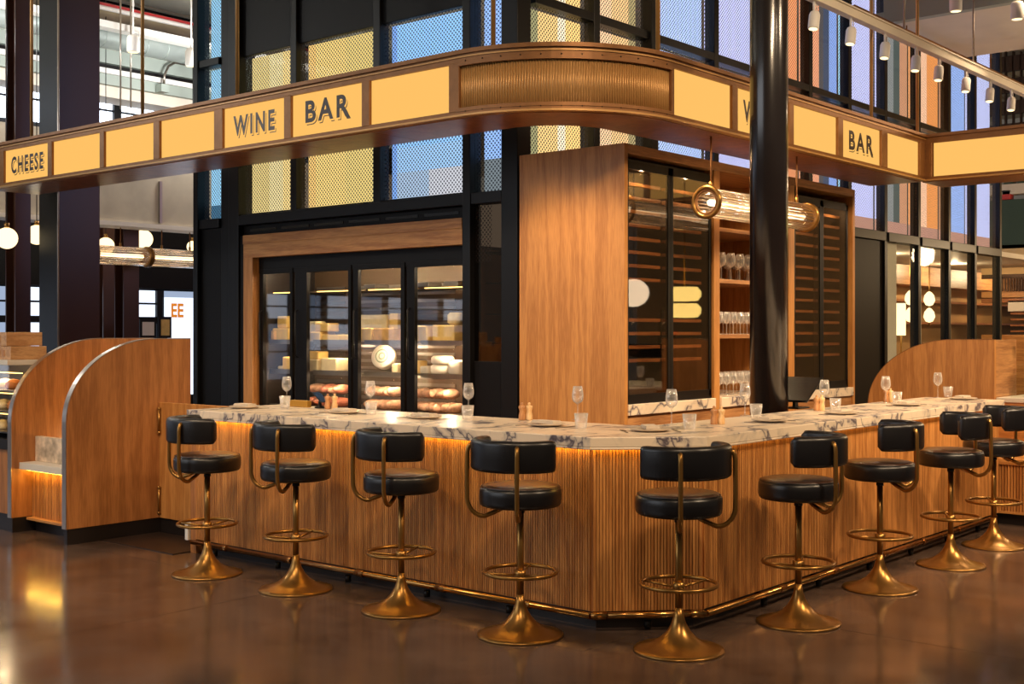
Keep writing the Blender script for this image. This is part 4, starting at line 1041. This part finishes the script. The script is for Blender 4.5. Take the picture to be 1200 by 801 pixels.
# ================================================================== FAR END OF THE BAR (right)
rp = thing('curved_partition', 'curved top oak partition standing behind the far end of the bar', 'partition', (5.8, .85, 0))
yA, yB = .257, 1.43
pts = [(yA, .0)]+[(yA, 1.532)]+[(yB-.82+.82*math.sin(q), 1.532-.62+.62*math.cos(q)) for q in [PI/2*k/20 for k in range(21)]]+[(yB, 0)]
MB().prism(pts, 'x', 5.75, 5.80).build('board', 'oak', rp)
mb = MB(); vs = []; fs = []
P2 = pts[1:-1]+[(yB, 0)]
for i, (y, z) in enumerate(P2):
    q = P2[min(i+1, len(P2)-1)], P2[max(i-1, 0)]; dy, dz = q[0][0]-q[1][0], q[0][1]-q[1][1]; l_ = math.hypot(dy, dz); ny, nz = -dz/l_, dy/l_
    for o_, xx in ((0, 5.749), (.006, 5.749), (.006, 5.801), (0, 5.801)): vs.append((xx, y-ny*o_*-1, z+nz*o_*-1) if nz < 0 else (xx, y+ny*o_, z+nz*o_))
for i in range(len(P2)-1):
    for k in range(4): k2 = (k+1) % 4; fs.append((i*4+k, i*4+k2, i*4+4+k2, i*4+4+k))
mb.add(vs, fs); mb.build('edge_trim', 'bronze', rp)
B(5.80, 6.35, yA, yA+.05, 0, 1.532).build('end_board', 'oak_shelf', rp, bevel=.003)
B(5.12, 5.75, .26, .30, 0, .98).build('wing_board', 'oak', rp)
# slatted bench beyond the bar
sb = thing('slatted_bench', 'low slatted oak display bench past the end of the bar', 'bench', (5.3, -.6, 0))
X0 = 5.14
B(X0, 5.74, -1.7, .24, .11, .50).build('carcass', 'oak_red', sb); B(X0+.03, 5.74, -1.7, .24, 0, .11).build('plinth', 'plinth', sb)
B(X0-.03, 5.74, -1.7, .25, .50, .55).build('shelf_top', 'oak_long', sb, bevel=.003); B(X0-.02, X0+.02, -1.7, .24, .095, .115).build('sill', 'oak_long', sb)
for k in range(80): B(X0-.012, X0, -1.69+k*.024, -1.675+k*.024, .115, .50).build('slat', 'oak_slat', sb)
# counter with glass display on it, right of the bench
rc = thing('glass_counter', 'pale stone counter with slanted glass guard past the curved partition', 'counter', (6.3, -.3, 0))
B(5.80, 6.9, -1.6, .24, .0, .98).build('body', 'oak_long', rc); B(5.78, 6.92, -1.62, .25, .98, 1.02).build('stone_top', 'cream_paint', rc, bevel=.004)
MB().prism([(5.85, 1.02), (6.05, 1.30), (6.06, 1.30), (5.86, 1.02)], 'y', -1.5, .15).build('glass_guard', 'glass_clear', rc)
B(6.02, 6.5, -1.5, .15, 1.30, 1.315).build('guard_shelf', 'glass_door', rc)
tag(B(6.1, 6.3, -.55, .02, 1.315+EPS, 1.47).build('black_box', 'screen_black', None, top=True, bevel=.01), 'black box standing on the glass guard shelf', 'box')
a = Vector((6.25, .08, 1.315))
fw = thing('flower_vase', 'red flower in a small pot on the glass guard shelf', 'flower', tuple(a+Vector((0, 0, EPS))))
MB().lathe([(.03, 0), (.04, .08), (.036, .08), (.028, .006)], 14).build('pot', 'black_metal', fw, local=True)
MB().tube([(0, 0, .05), (.01, 0, .18), (0, .01, .26)], .005, 6).build('stem', 'green_panel', fw, local=True)
for k in range(7): MB().sphere((.035*math.cos(k*.9), .035*math.sin(k*.9), .27+.01*(k % 2)), .026, 8, 6, (1, 1, .7)).build('petal', 'red_item', fw, local=True)

# ================================================================== FAR HALL SEEN PAST THE GATE END
YF = 14.0
wf = thing('wall_far', kind='structure', loc=(4, YF, 0))
def zf(py, y=YF, px=170): return PX(px, py, y=y).z
def xf(px, y=YF): return PX(px, 300, y=y).x
B(-9, 12, YF+.1, YF+.2, 0, 6.9).build('wall_skin', 'black_satin', wf)
B(-9, 12, YF-.02, YF+.1, 0, .7).build('dado', 'black_satin', wf)
B(-9, 12, YF-.04, YF+.1, zf(377.5), zf(372)).build('transom', 'black_metal', wf)
B(-9, 12, YF-.02, YF+.1, zf(338), zf(262)).build('dark_band', 'black_satin', wf)
B(-9, 12, YF-.05, YF+.1, zf(262), zf(166)).build('upper_band', 'conc_bulk', wf)
x = -8.6; k = 0
while x < 11:
    for z0, z1, mt in ((.75, zf(378.5), 'daylight_pane' if k % 3 else 'daylight_soft'), (zf(371), zf(340), 'daylight_soft' if k % 2 else 'daylight_pane'), (zf(160), zf(112), 'daylight_high')):
        wn[0] += 1
        o = thing('window_%d' % (wn[0]+1), kind='structure', loc=(x+.35, YF, z0))
        B(x+.04, x+.70, YF+.03, YF+.05, z0, z1).build('pane', mt, o)
        fm = MB().box(x-.03, x+.04, YF-.03, YF+.08, z0, z1).box(x+.70, x+.76, YF-.03, YF+.08, z0, z1)
        fm.box(x+.04, x+.70, YF+.0, YF+.05, (z0+z1)/2-.015, (z0+z1)/2+.015)
        fm.build('window_frame', 'black_metal', o)
    x += .79; k += 1
# beams, duct and pipes of the far ceiling (run along X)
cb = thing('trim_1', kind='structure', loc=(4, 13, 5))
def beam(py0, py1, mat, y, th, px=117, nm='beam'):
    return B(-9, 12, y, y+th, PX(px, py1, y=y).z, PX(px, py0, y=y).z).build(nm, mat, cb)
beam(96, 112, 'cream_paint', 13.0, .5, nm='bulkhead'); beam(84, 97, 'beam_green', 12.9, .3); beam(78, 84, 'white_paint', 12.85, .3, nm='flange'); beam(72, 78, 'black_satin', 13.0, .2, nm='web')
beam(55, 72, 'beam_green', 12.9, .3); beam(51, 55, 'white_paint', 12.85, .3, nm='flange')
for py, rpx, mt, y, nm in ((41, 13, 'duct_metal', 12.6, 'duct'), (15, 9, 'conc_bulk', 12.9, 'pipe'), (3.5, 1.6, 'red_pipe', 12.5, 'sprinkler_pipe'), (8, 2.5, 'white_paint', 12.55, 'pipe')):
    p = PX(117, py, y=y); r = rpx*(p-CAM).length/FPX
    d_ = MB().tube([(-9, y, p.z), (12, y, p.z)], r, 20).build(nm, mt, cb)
    if nm == 'duct':
        for j in range(24): MB().tube([(3.4+j*.35, y, p.z), (3.42+j*.35, y, p.z)], r*1.025, 20).build('duct_seam', 'duct_metal', d_)
beam(22, 30, 'white_paint', 12.2, .2, nm='beam')
for px in (139, 151):
    p = PX(px, 30, y=12.2); MB().tube([(p.x, 12.15, p.z-1.2), (p.x, 12.15, 6.9)], .012, 6).build('drop_rod', 'steel', cb)
# dark steel posts far away
for i, (p0, p1, y, lb) in enumerate(((18, 36, 10.5, 'slim dark steel post far behind the food display case'), (145, 163, 12.0, 'dark steel post behind the fluted glass tube lamp'), (121, 143, 13.2, 'dark flat panel post beside the square column'))):
    a = PX(p0, 300, y=y); b = PX(p1, 300, y=y)
    t = thing('steel_post', lb, 'post', ((a.x+b.x)/2, y+.1, 0))
    h_ = 6.9 if i == 0 else PX(p0, 240, y=y).z
    B(a.x, b.x, y, y+.02, 0, h_).build('flange', 'column_left', t); B(a.x, b.x, y+.22, y+.24, 0, h_).build('flange', 'column_left', t); B((a.x+b.x)/2-.01, (a.x+b.x)/2+.01, y+.02, y+.22, 0, h_).build('web', 'column_left', t)
# concrete bulkhead beyond the sign
cbk = thing('trim_2', kind='structure', loc=(4, 11.5, 3))
B(-3, 7.4, 11.5, 11.9, PX(117, 258, y=11.5).z, PX(117, 205, y=11.5).z+.5).build('bulkhead', 'conc_bulk', cbk); B(-3, 7.4, 11.45, 11.9, PX(117, 263, y=11.5).z, PX(117, 258, y=11.5).z).build('lip', 'cream_paint', cbk)
p = PX(187, 240, y=11.5); B(p.x-.02, p.x+.02, 11.46, 11.5, PX(117, 256, y=11.5).z, PX(117, 205, y=11.5).z).build('joint_strip', 'steel', cbk)
# globe pendants
for px, py, rpx, y, lb in ((8, 279, 12.5, 10.2, 'white globe pendant lamp beside the slim dark post'), (43, 275, 11.5, 11.0, 'white globe pendant lamp half behind the square column'),
                          (124, 288, 10, 12.8, 'white globe pendant lamp above the glass tube lamp'), (168, 280, 11, 12.5, 'white globe pendant lamp beside the dark steel post'), (226, 289, 7, 12.5, 'small white globe pendant lamp at the glazed wall end')):
    c = PX(px, py, y=y); r = rpx*(c-CAM).dot(E2)/FPX
    t = thing('globe_pendant', lb, 'pendant lamp', (c.x, c.y, c.z-r), group='globe lamps in the far hall')
    MB().sphere((0, 0, r), r, 20, 12).build('globe', 'lamp_warm', t, local=True)
    MB().lathe([(.03, 2*r-.01), (.03, 2*r+.05)], 10).build('cap', 'brass', t, local=True); MB().tube([(0, 0, 2*r+.05), (0, 0, 6.9-c.z+r)], .006, 6).build('cord', 'black_metal', t, local=True)
# long fluted tube lamp in the far hall
a = PX(110, 299, y=11.7); b = PX(172, 299, y=11.7); c = PX(234, 299, y=11.7)
z_ = PX(172, 301, y=11.7).z
tube_lamp((a.x, 11.7, z_), (b.x-.01, 11.7, z_), .13, 'fluted glass tube lamp nearer the square column in the far hall', PX(117, 263, y=11.5).z-.001, rod_at=(.5,))
tube_lamp((b.x+.03, 11.7, z_), (c.x, 11.7, z_), .13, 'fluted glass tube lamp nearer the glazed wall in the far hall', PX(117, 263, y=11.5).z-.001, rod_at=(.25, .8))
# framed pictures and poster
for p0, p1, q0, q1, mt, lb in ((164, 183, 374, 396, 'paper_white', 'small framed pale picture behind the partition'), (186, 201, 371, 396, 'cheese_yellow', 'dark framed yellow picture beside the pale picture')):
    a = PX(p0, q1, y=12.6); b = PX(p1, q0, y=12.6)
    t = thing('framed_picture', lb, 'picture', ((a.x+b.x)/2, 12.6, .8))
    B(a.x, b.x, 12.6, 12.63, a.z, b.z).build('frame', 'black_metal', t); B(a.x+.04, b.x-.04, 12.59, 12.6, a.z+.04, b.z-.04).build('print', mt, t); B((a.x+b.x)/2-.05, (a.x+b.x)/2+.05, 12.61, 12.66, 0, a.z).build('stand', 'black_metal', t)
a = PX(194, 396, y=13.2); b = PX(230, 349, y=13.2)
t = thing('shop_poster', 'bright backlit poster with orange letters near the glazed wall', 'poster', ((a.x+b.x)/2, 13.2, 0))
pn = B(a.x, b.x, 13.2, 13.24, .6, b.z).build('board', 'daylight_pane', t); B(a.x, b.x, 13.24, 13.28, 0, b.z).build('stand', 'black_metal', t)
me = text_mesh('EE', 1, 1, .03, 1.0); me.materials.clear(); me.materials.append(M['letter_orange'])
q = PX(200, 371, y=13.19); off = world_loc(pn)
for v in me.vertices: v.co = Vector((q.x+v.co.x*.24, 13.19-v.co.z, q.z+v.co.y*.30))-off
o = bpy.data.objects.new('lettering', me); COL.objects.link(o); o.parent = pn
# spot lights and conduit upper left
def spot_fix(c, lb, r=.07, h=.2, up=.5, grp='white ceiling spotlights', tilt=0, cat='spotlight'):
    t = thing('track_spot', lb, cat, (c.x, c.y, c.z-h/2), group=grp)
    mx = Matrix.Translation((0, 0, h/2)) @ Matrix.Rotation(tilt, 4, 'Y') @ Matrix.Translation((0, 0, -h/2))
    MB().lathe([(r*.86, 0), (r, .01), (r, h*.8), (r*.8, h*.95), (r*.3, h)], 18, mat=mx).build('housing', 'white_paint', t, local=True)
    MB().lathe([(.001, -.001), (r*.8, -.001), (r*.8, .004)], 18, mat=mx).build('lens', 'lamp_warm', t, local=True)
    MB().tube([(r*.0, 0, h*.9), (0, 0, h+up)], .012, 8).build('stem', 'white_paint', t, local=True)
    MB().tube([(r+.008, 0, h*.5), (r+.008, 0, h+.06), (0, 0, h+.07)], .006, 6).build('yoke', 'white_paint', t, local=True)
    return t
c = PX(156, 51, y=11.4); spot_fix(c, 'white cylinder spotlight hanging before the far duct', .085, .24, 1.2)
c = PX(224, 67, y=11.4); spot_fix(c, 'white cylinder spotlight beside the glazed wall edge', .085, .26, 1.2)
a = PX(200, 97, y=12.6); b = PX(222, 73, y=12.6)
cd = thing('conduit', 'bent grey conduit with a junction box on the far ceiling beam', 'conduit', (a.x, 12.78, a.z-.1))
MB().tube([(a.x, 12.78, a.z), (a.x+.01, 12.78, a.z+.14), (a.x+.08, 12.78, b.z-.08), (a.x+.2, 12.78, b.z), (b.x+.1, 12.78, b.z)], .02, 8).build('pipe', 'steel', cd)
B(a.x-.07, a.x+.07, 12.74, 12.89, a.z-.12, a.z).build('junction_box', 'beam_green', cd, bevel=.004)

# ================================================================== UPPER RIGHT: TRACK, SPOTS, BULKHEAD
ZTK = 4.6; YTK = PX(959, 4, z=ZTK).y
tr = thing('light_track', 'long cream lighting track running high past the glazed wall', 'track', (9.4, YTK, ZTK))
B(4.2, 15, YTK-.04, YTK+.04, ZTK, ZTK+.08).build('rail', 'cream_paint', tr, bevel=.004)
B(4.2, 15, YTK-.055, YTK+.055, ZTK+.08, ZTK+.095).build('flange', 'cream_paint', tr)
for x in (5.0, 7.0, 9.0, 11.0): MB().tube([(x, YTK, ZTK+.09), (x, YTK, 6.9)], .012, 8).build('drop_rod', 'steel', tr)
tk = [(954, 12), (997, 29), (1037, 48), (1073, 60), (1100, 76), (1132, 90), (1160, 98), (1185, 110)]
tw_ = ['first', 'second', 'third', 'fourth', 'fifth', 'sixth', 'seventh', 'eighth']
for i, (px, py) in enumerate(tk):
    c = PX(px, py, y=YTK); c.z = min(c.z, ZTK-.17)
    spot_fix(c, 'white track spotlight, %s along the track from the round column' % tw_[i], .050, .17, ZTK-c.z-.085, 'spotlights on the cream track', .2)
tr2 = thing('ceiling_pipe', 'thin brown pipe rail sloping under the white bulkhead', 'pipe', (11, 1.0, 5.6))
p = PX(1075, 42, y=2.6); MB().tube([(8, 2.6, p.z), (18, 2.6, p.z)], .022, 10).build('pipe', 'bronze', tr2)
for x in (9.5, 12.5, 15.5): MB().tube([(x, 2.6, p.z), (x, 2.6, 6.9)], .01, 6).build('hanger', 'bronze', tr2)
ub = thing('trim_3', kind='structure', loc=(12, 0, 6))
p = PX(1040, 28, y=2.75); q = PX(1126, 75, y=2.75); ZS = p.z
B(p.x, q.x, -8, 2.75, ZS, ZS+.04).build('soffit_board', 'cream_paint', ub); B(p.x-.12, p.x, -8, 2.75, ZS-.02, ZS+.30).build('edge_beam', 'beam_green', ub, bevel=.004)
B(p.x-.12, q.x, 2.75, 2.85, ZS-.02, ZS+.12).build('side_rail', 'beam_green', ub)
for k, (px, py) in enumerate(((1120, 3), (1192, 12))):
    spot_fix(PX(px, py, x=8.6), ['white spotlight before the green edge beam', 'white spotlight at the end of the green edge beam'][k], .07, .2, 1.0)
# far shops beyond the end of the glazed wall
fw_ = thing('wall_shop', kind='structure', loc=(20, 2, 0))
XS = 18.5
B(XS+.3, XS+.4, -9, 3.0, 0, 6.9).build('wall_skin', 'shop_cream', fw_)
def sb_(nm, px0, px1, py0, py1, mat, th=.3, x=XS, parent=None):
    a = PX(px1, py1, x=x); b = PX(px0, py0, x=x); return B(x, x+th, a.y, b.y, a.z, b.z).build(nm, mat, parent or fw_, bevel=.004)
sb_('upper_shelf', 1150, 1260, 218, 222, 'cream_paint'); sb_('green_board', 1150, 1260, 236, 288, 'green_panel', .2); sb_('fascia_board', 1150, 1260, 288, 322, 'shop_cream', .25); sb_('ledge_board', 1150, 1260, 342, 347, 'oak_long', .3)
sb_('ledge_board', 1150, 1260, 350, 353, 'soffit_wood', .3); sb_('menu_board', 1181, 1240, 352, 364, 'paper_white', .28); sb_('counter_front', 1150, 1260, 392, 500, 'oak_long', .3)
for k in range(4): sb_('menu_line', 1184, 1240, 366+k*7, 368+k*7, 'soffit_wood', .27)
for k in range(14): sb_('rail_baluster', 1174+k*3.2, 1175.4+k*3.2, 323, 341, 'bronze_dark', .02, XS-.1)
sb_('hand_rail', 1150, 1260, 322, 324, 'bronze_dark', .04, XS-.1)
for nm, px0, px1, py0, py1, mt, lb, ct in (('green_crate', 1176, 1187, 190, 218, 'green_panel', 'dark green crate on the far upper shop shelf', 'crate'), ('red_crate', 1174, 1184, 222.5, 234, 'red_item', 'red crate under the far upper shop shelf', 'crate'), ('green_barrel', 1192, 1204, 186, 218, 'green_panel', 'second dark green crate farther along the upper shop shelf', 'crate')):
    a = PX(px1, py1, x=XS); b = PX(px0, py0, x=XS); z0 = a.z
    if nm == 'red_crate': z0 = PX(1150, 236, x=XS).z+.005
    else: z0 = PX(1150, 218, x=XS).z+.002
    t = thing('shop_crate', lb, ct, (XS+.1, (a.y+b.y)/2, z0)); w_ = b.y-a.y; h_ = b.z-z0-.003
    B(-.1, .1, -w_/2, w_/2, 0, h_).build('box', mt, t, local=True, bevel=.01); B(-.11, -.10, -w_/2, w_/2, h_*.8, h_*.9).build('band', 'black_metal', t, local=True)
for k in range(4): sb_('truss_bar', 1150, 1260, 70+k*26, 73+k*26, 'bronze_dark', .1, XS-.3)
for k in range(4): sb_('truss_post', 1177+k*9, 1178.6+k*9, 60, 175, 'bronze_dark', .1, XS-.3)
lamp('shop_lamp', 'POINT', (16.6, 1.0, 3.0), 160, WARM, shadow_soft_size=.2)
# dining room seen through the lower panes: stacked teardrop lamps, floor lamp, chairs
for px, lb in ((1067, 'stacked pair of teardrop lamps beyond the second lower pane'), (1089, 'stacked pair of teardrop lamps beyond the third lower pane')):
    c = PX(px, 358, y=4.0); t = thing('teardrop_lamp', lb, 'pendant lamp', (c.x, c.y, 1.5), group='teardrop lamps in the dining room')
    for z in (.36, .62): MB().lathe([(.001, -.11), (.055, -.09), (.09, -.02), (.075, .06), (.035, .11), (.001, .13)], 18, (0, 0, z)).build('shade', 'lamp_warm', t, local=True)
    MB().tube([(0, 0, .2), (0, 0, 1.32)], .01, 6).build('cord', 'brass', t, local=True)
c = PX(1056, 380, y=4.2)
t = thing('floor_lamp', 'tall floor lamp with bright cylinder shade beyond the first lower pane', 'lamp', (c.x, c.y, 0))
MB().lathe([(.16, 0), (.16, .02), (.02, .03), (.015, .05), (.015, 1.55)], 18).build('stand', 'brass', t, local=True); MB().lathe([(.07, 1.55), (.07, 2.05)], 18).build('shade', 'lamp_warm', t, local=True)
for px, y, lb in ((1062, 3.75, 'round backed dining chair beyond the first lower pane'), (1102, 3.8, 'round backed dining chair beyond the third lower pane'), (1155, 3.8, 'round backed cane chair beyond the last lower pane')):
    c = PX(px, 395, y=y); t = thing('dining_chair', lb, 'chair', (c.x, c.y, 0))
    B(-.25, .25, -.25, .25, .44, .50).build('seat', 'leather_seat', t, local=True, bevel=.02)
    for sx in (-1, 1):
        for sy in (-1, 1): MB().tube([(sx*.21, sy*.21, .44), (sx*.23, sy*.23, 0)], .016, 8).build('leg', 'oak_red', t, local=True)
    MB().tube([(-.27, -.22, .5)]+[(.27*math.cos(q)*-1, -.22, 1.18+.27*math.sin(q)) for q in [PI*k/14 for k in range(15)]]+[(.27, -.22, .5)], .02, 8).build('back_hoop', 'oak', t, local=True)
    MB().lathe([(.001, -.01), (.25, -.01), (.25, .01), (.001, .01)], 24, (0, -.22, 1.15), mat=Matrix.Rotation(PI/2, 4, 'X')).build('back_pad', 'shop_cream', t, local=True)
for k, x in enumerate((16.4, 17.4, 18.6, 19.8, 21.2)):
    tag(MB().lathe([(.05, 0), (.07, .06), (.05, .2), (.03, .26), (.03, .3), (.001, .3)], 14, (x, YB_-.3, 1.0515)).build('vase', 'cheese_rind', None, top=True), 'brown vase on the dining room back counter', 'vase', 'vases on the dining room counter')

# lamps hanging in the hall to the right, mirrored in the wine fridge doors
c = Vector((7.12, -1.05, 2.08))
t = thing('globe_pendant', 'white globe pendant lamp hanging right of the bar end', 'pendant lamp', (c.x, c.y, c.z-.17))
MB().sphere((0, 0, .17), .19, 22, 14, (1, 1, .9)).build('globe', 'lamp_globe', t, local=True); MB().tube([(0, 0, .34), (0, 0, 6.9-c.z+.17)], .006, 6).build('cord', 'black_metal', t, local=True)
c = Vector((6.80, -.12, 1.93))
t = thing('oval_pendant', 'pair of stacked yellow oval lamps hanging right of the bar end', 'pendant lamp', (c.x, c.y, c.z-.17))
for z in (.09, .28): MB().lathe([(.001, -.085), (.15, -.08), (.19, -.03), (.19, .03), (.15, .08), (.001, .085)], 26, (0, 0, z)).build('shade', 'lamp_oval', t, local=True)
MB().tube([(0, 0, .36), (0, 0, 6.9-c.z+.17)], .008, 6).build('cord', 'brass', t, local=True)
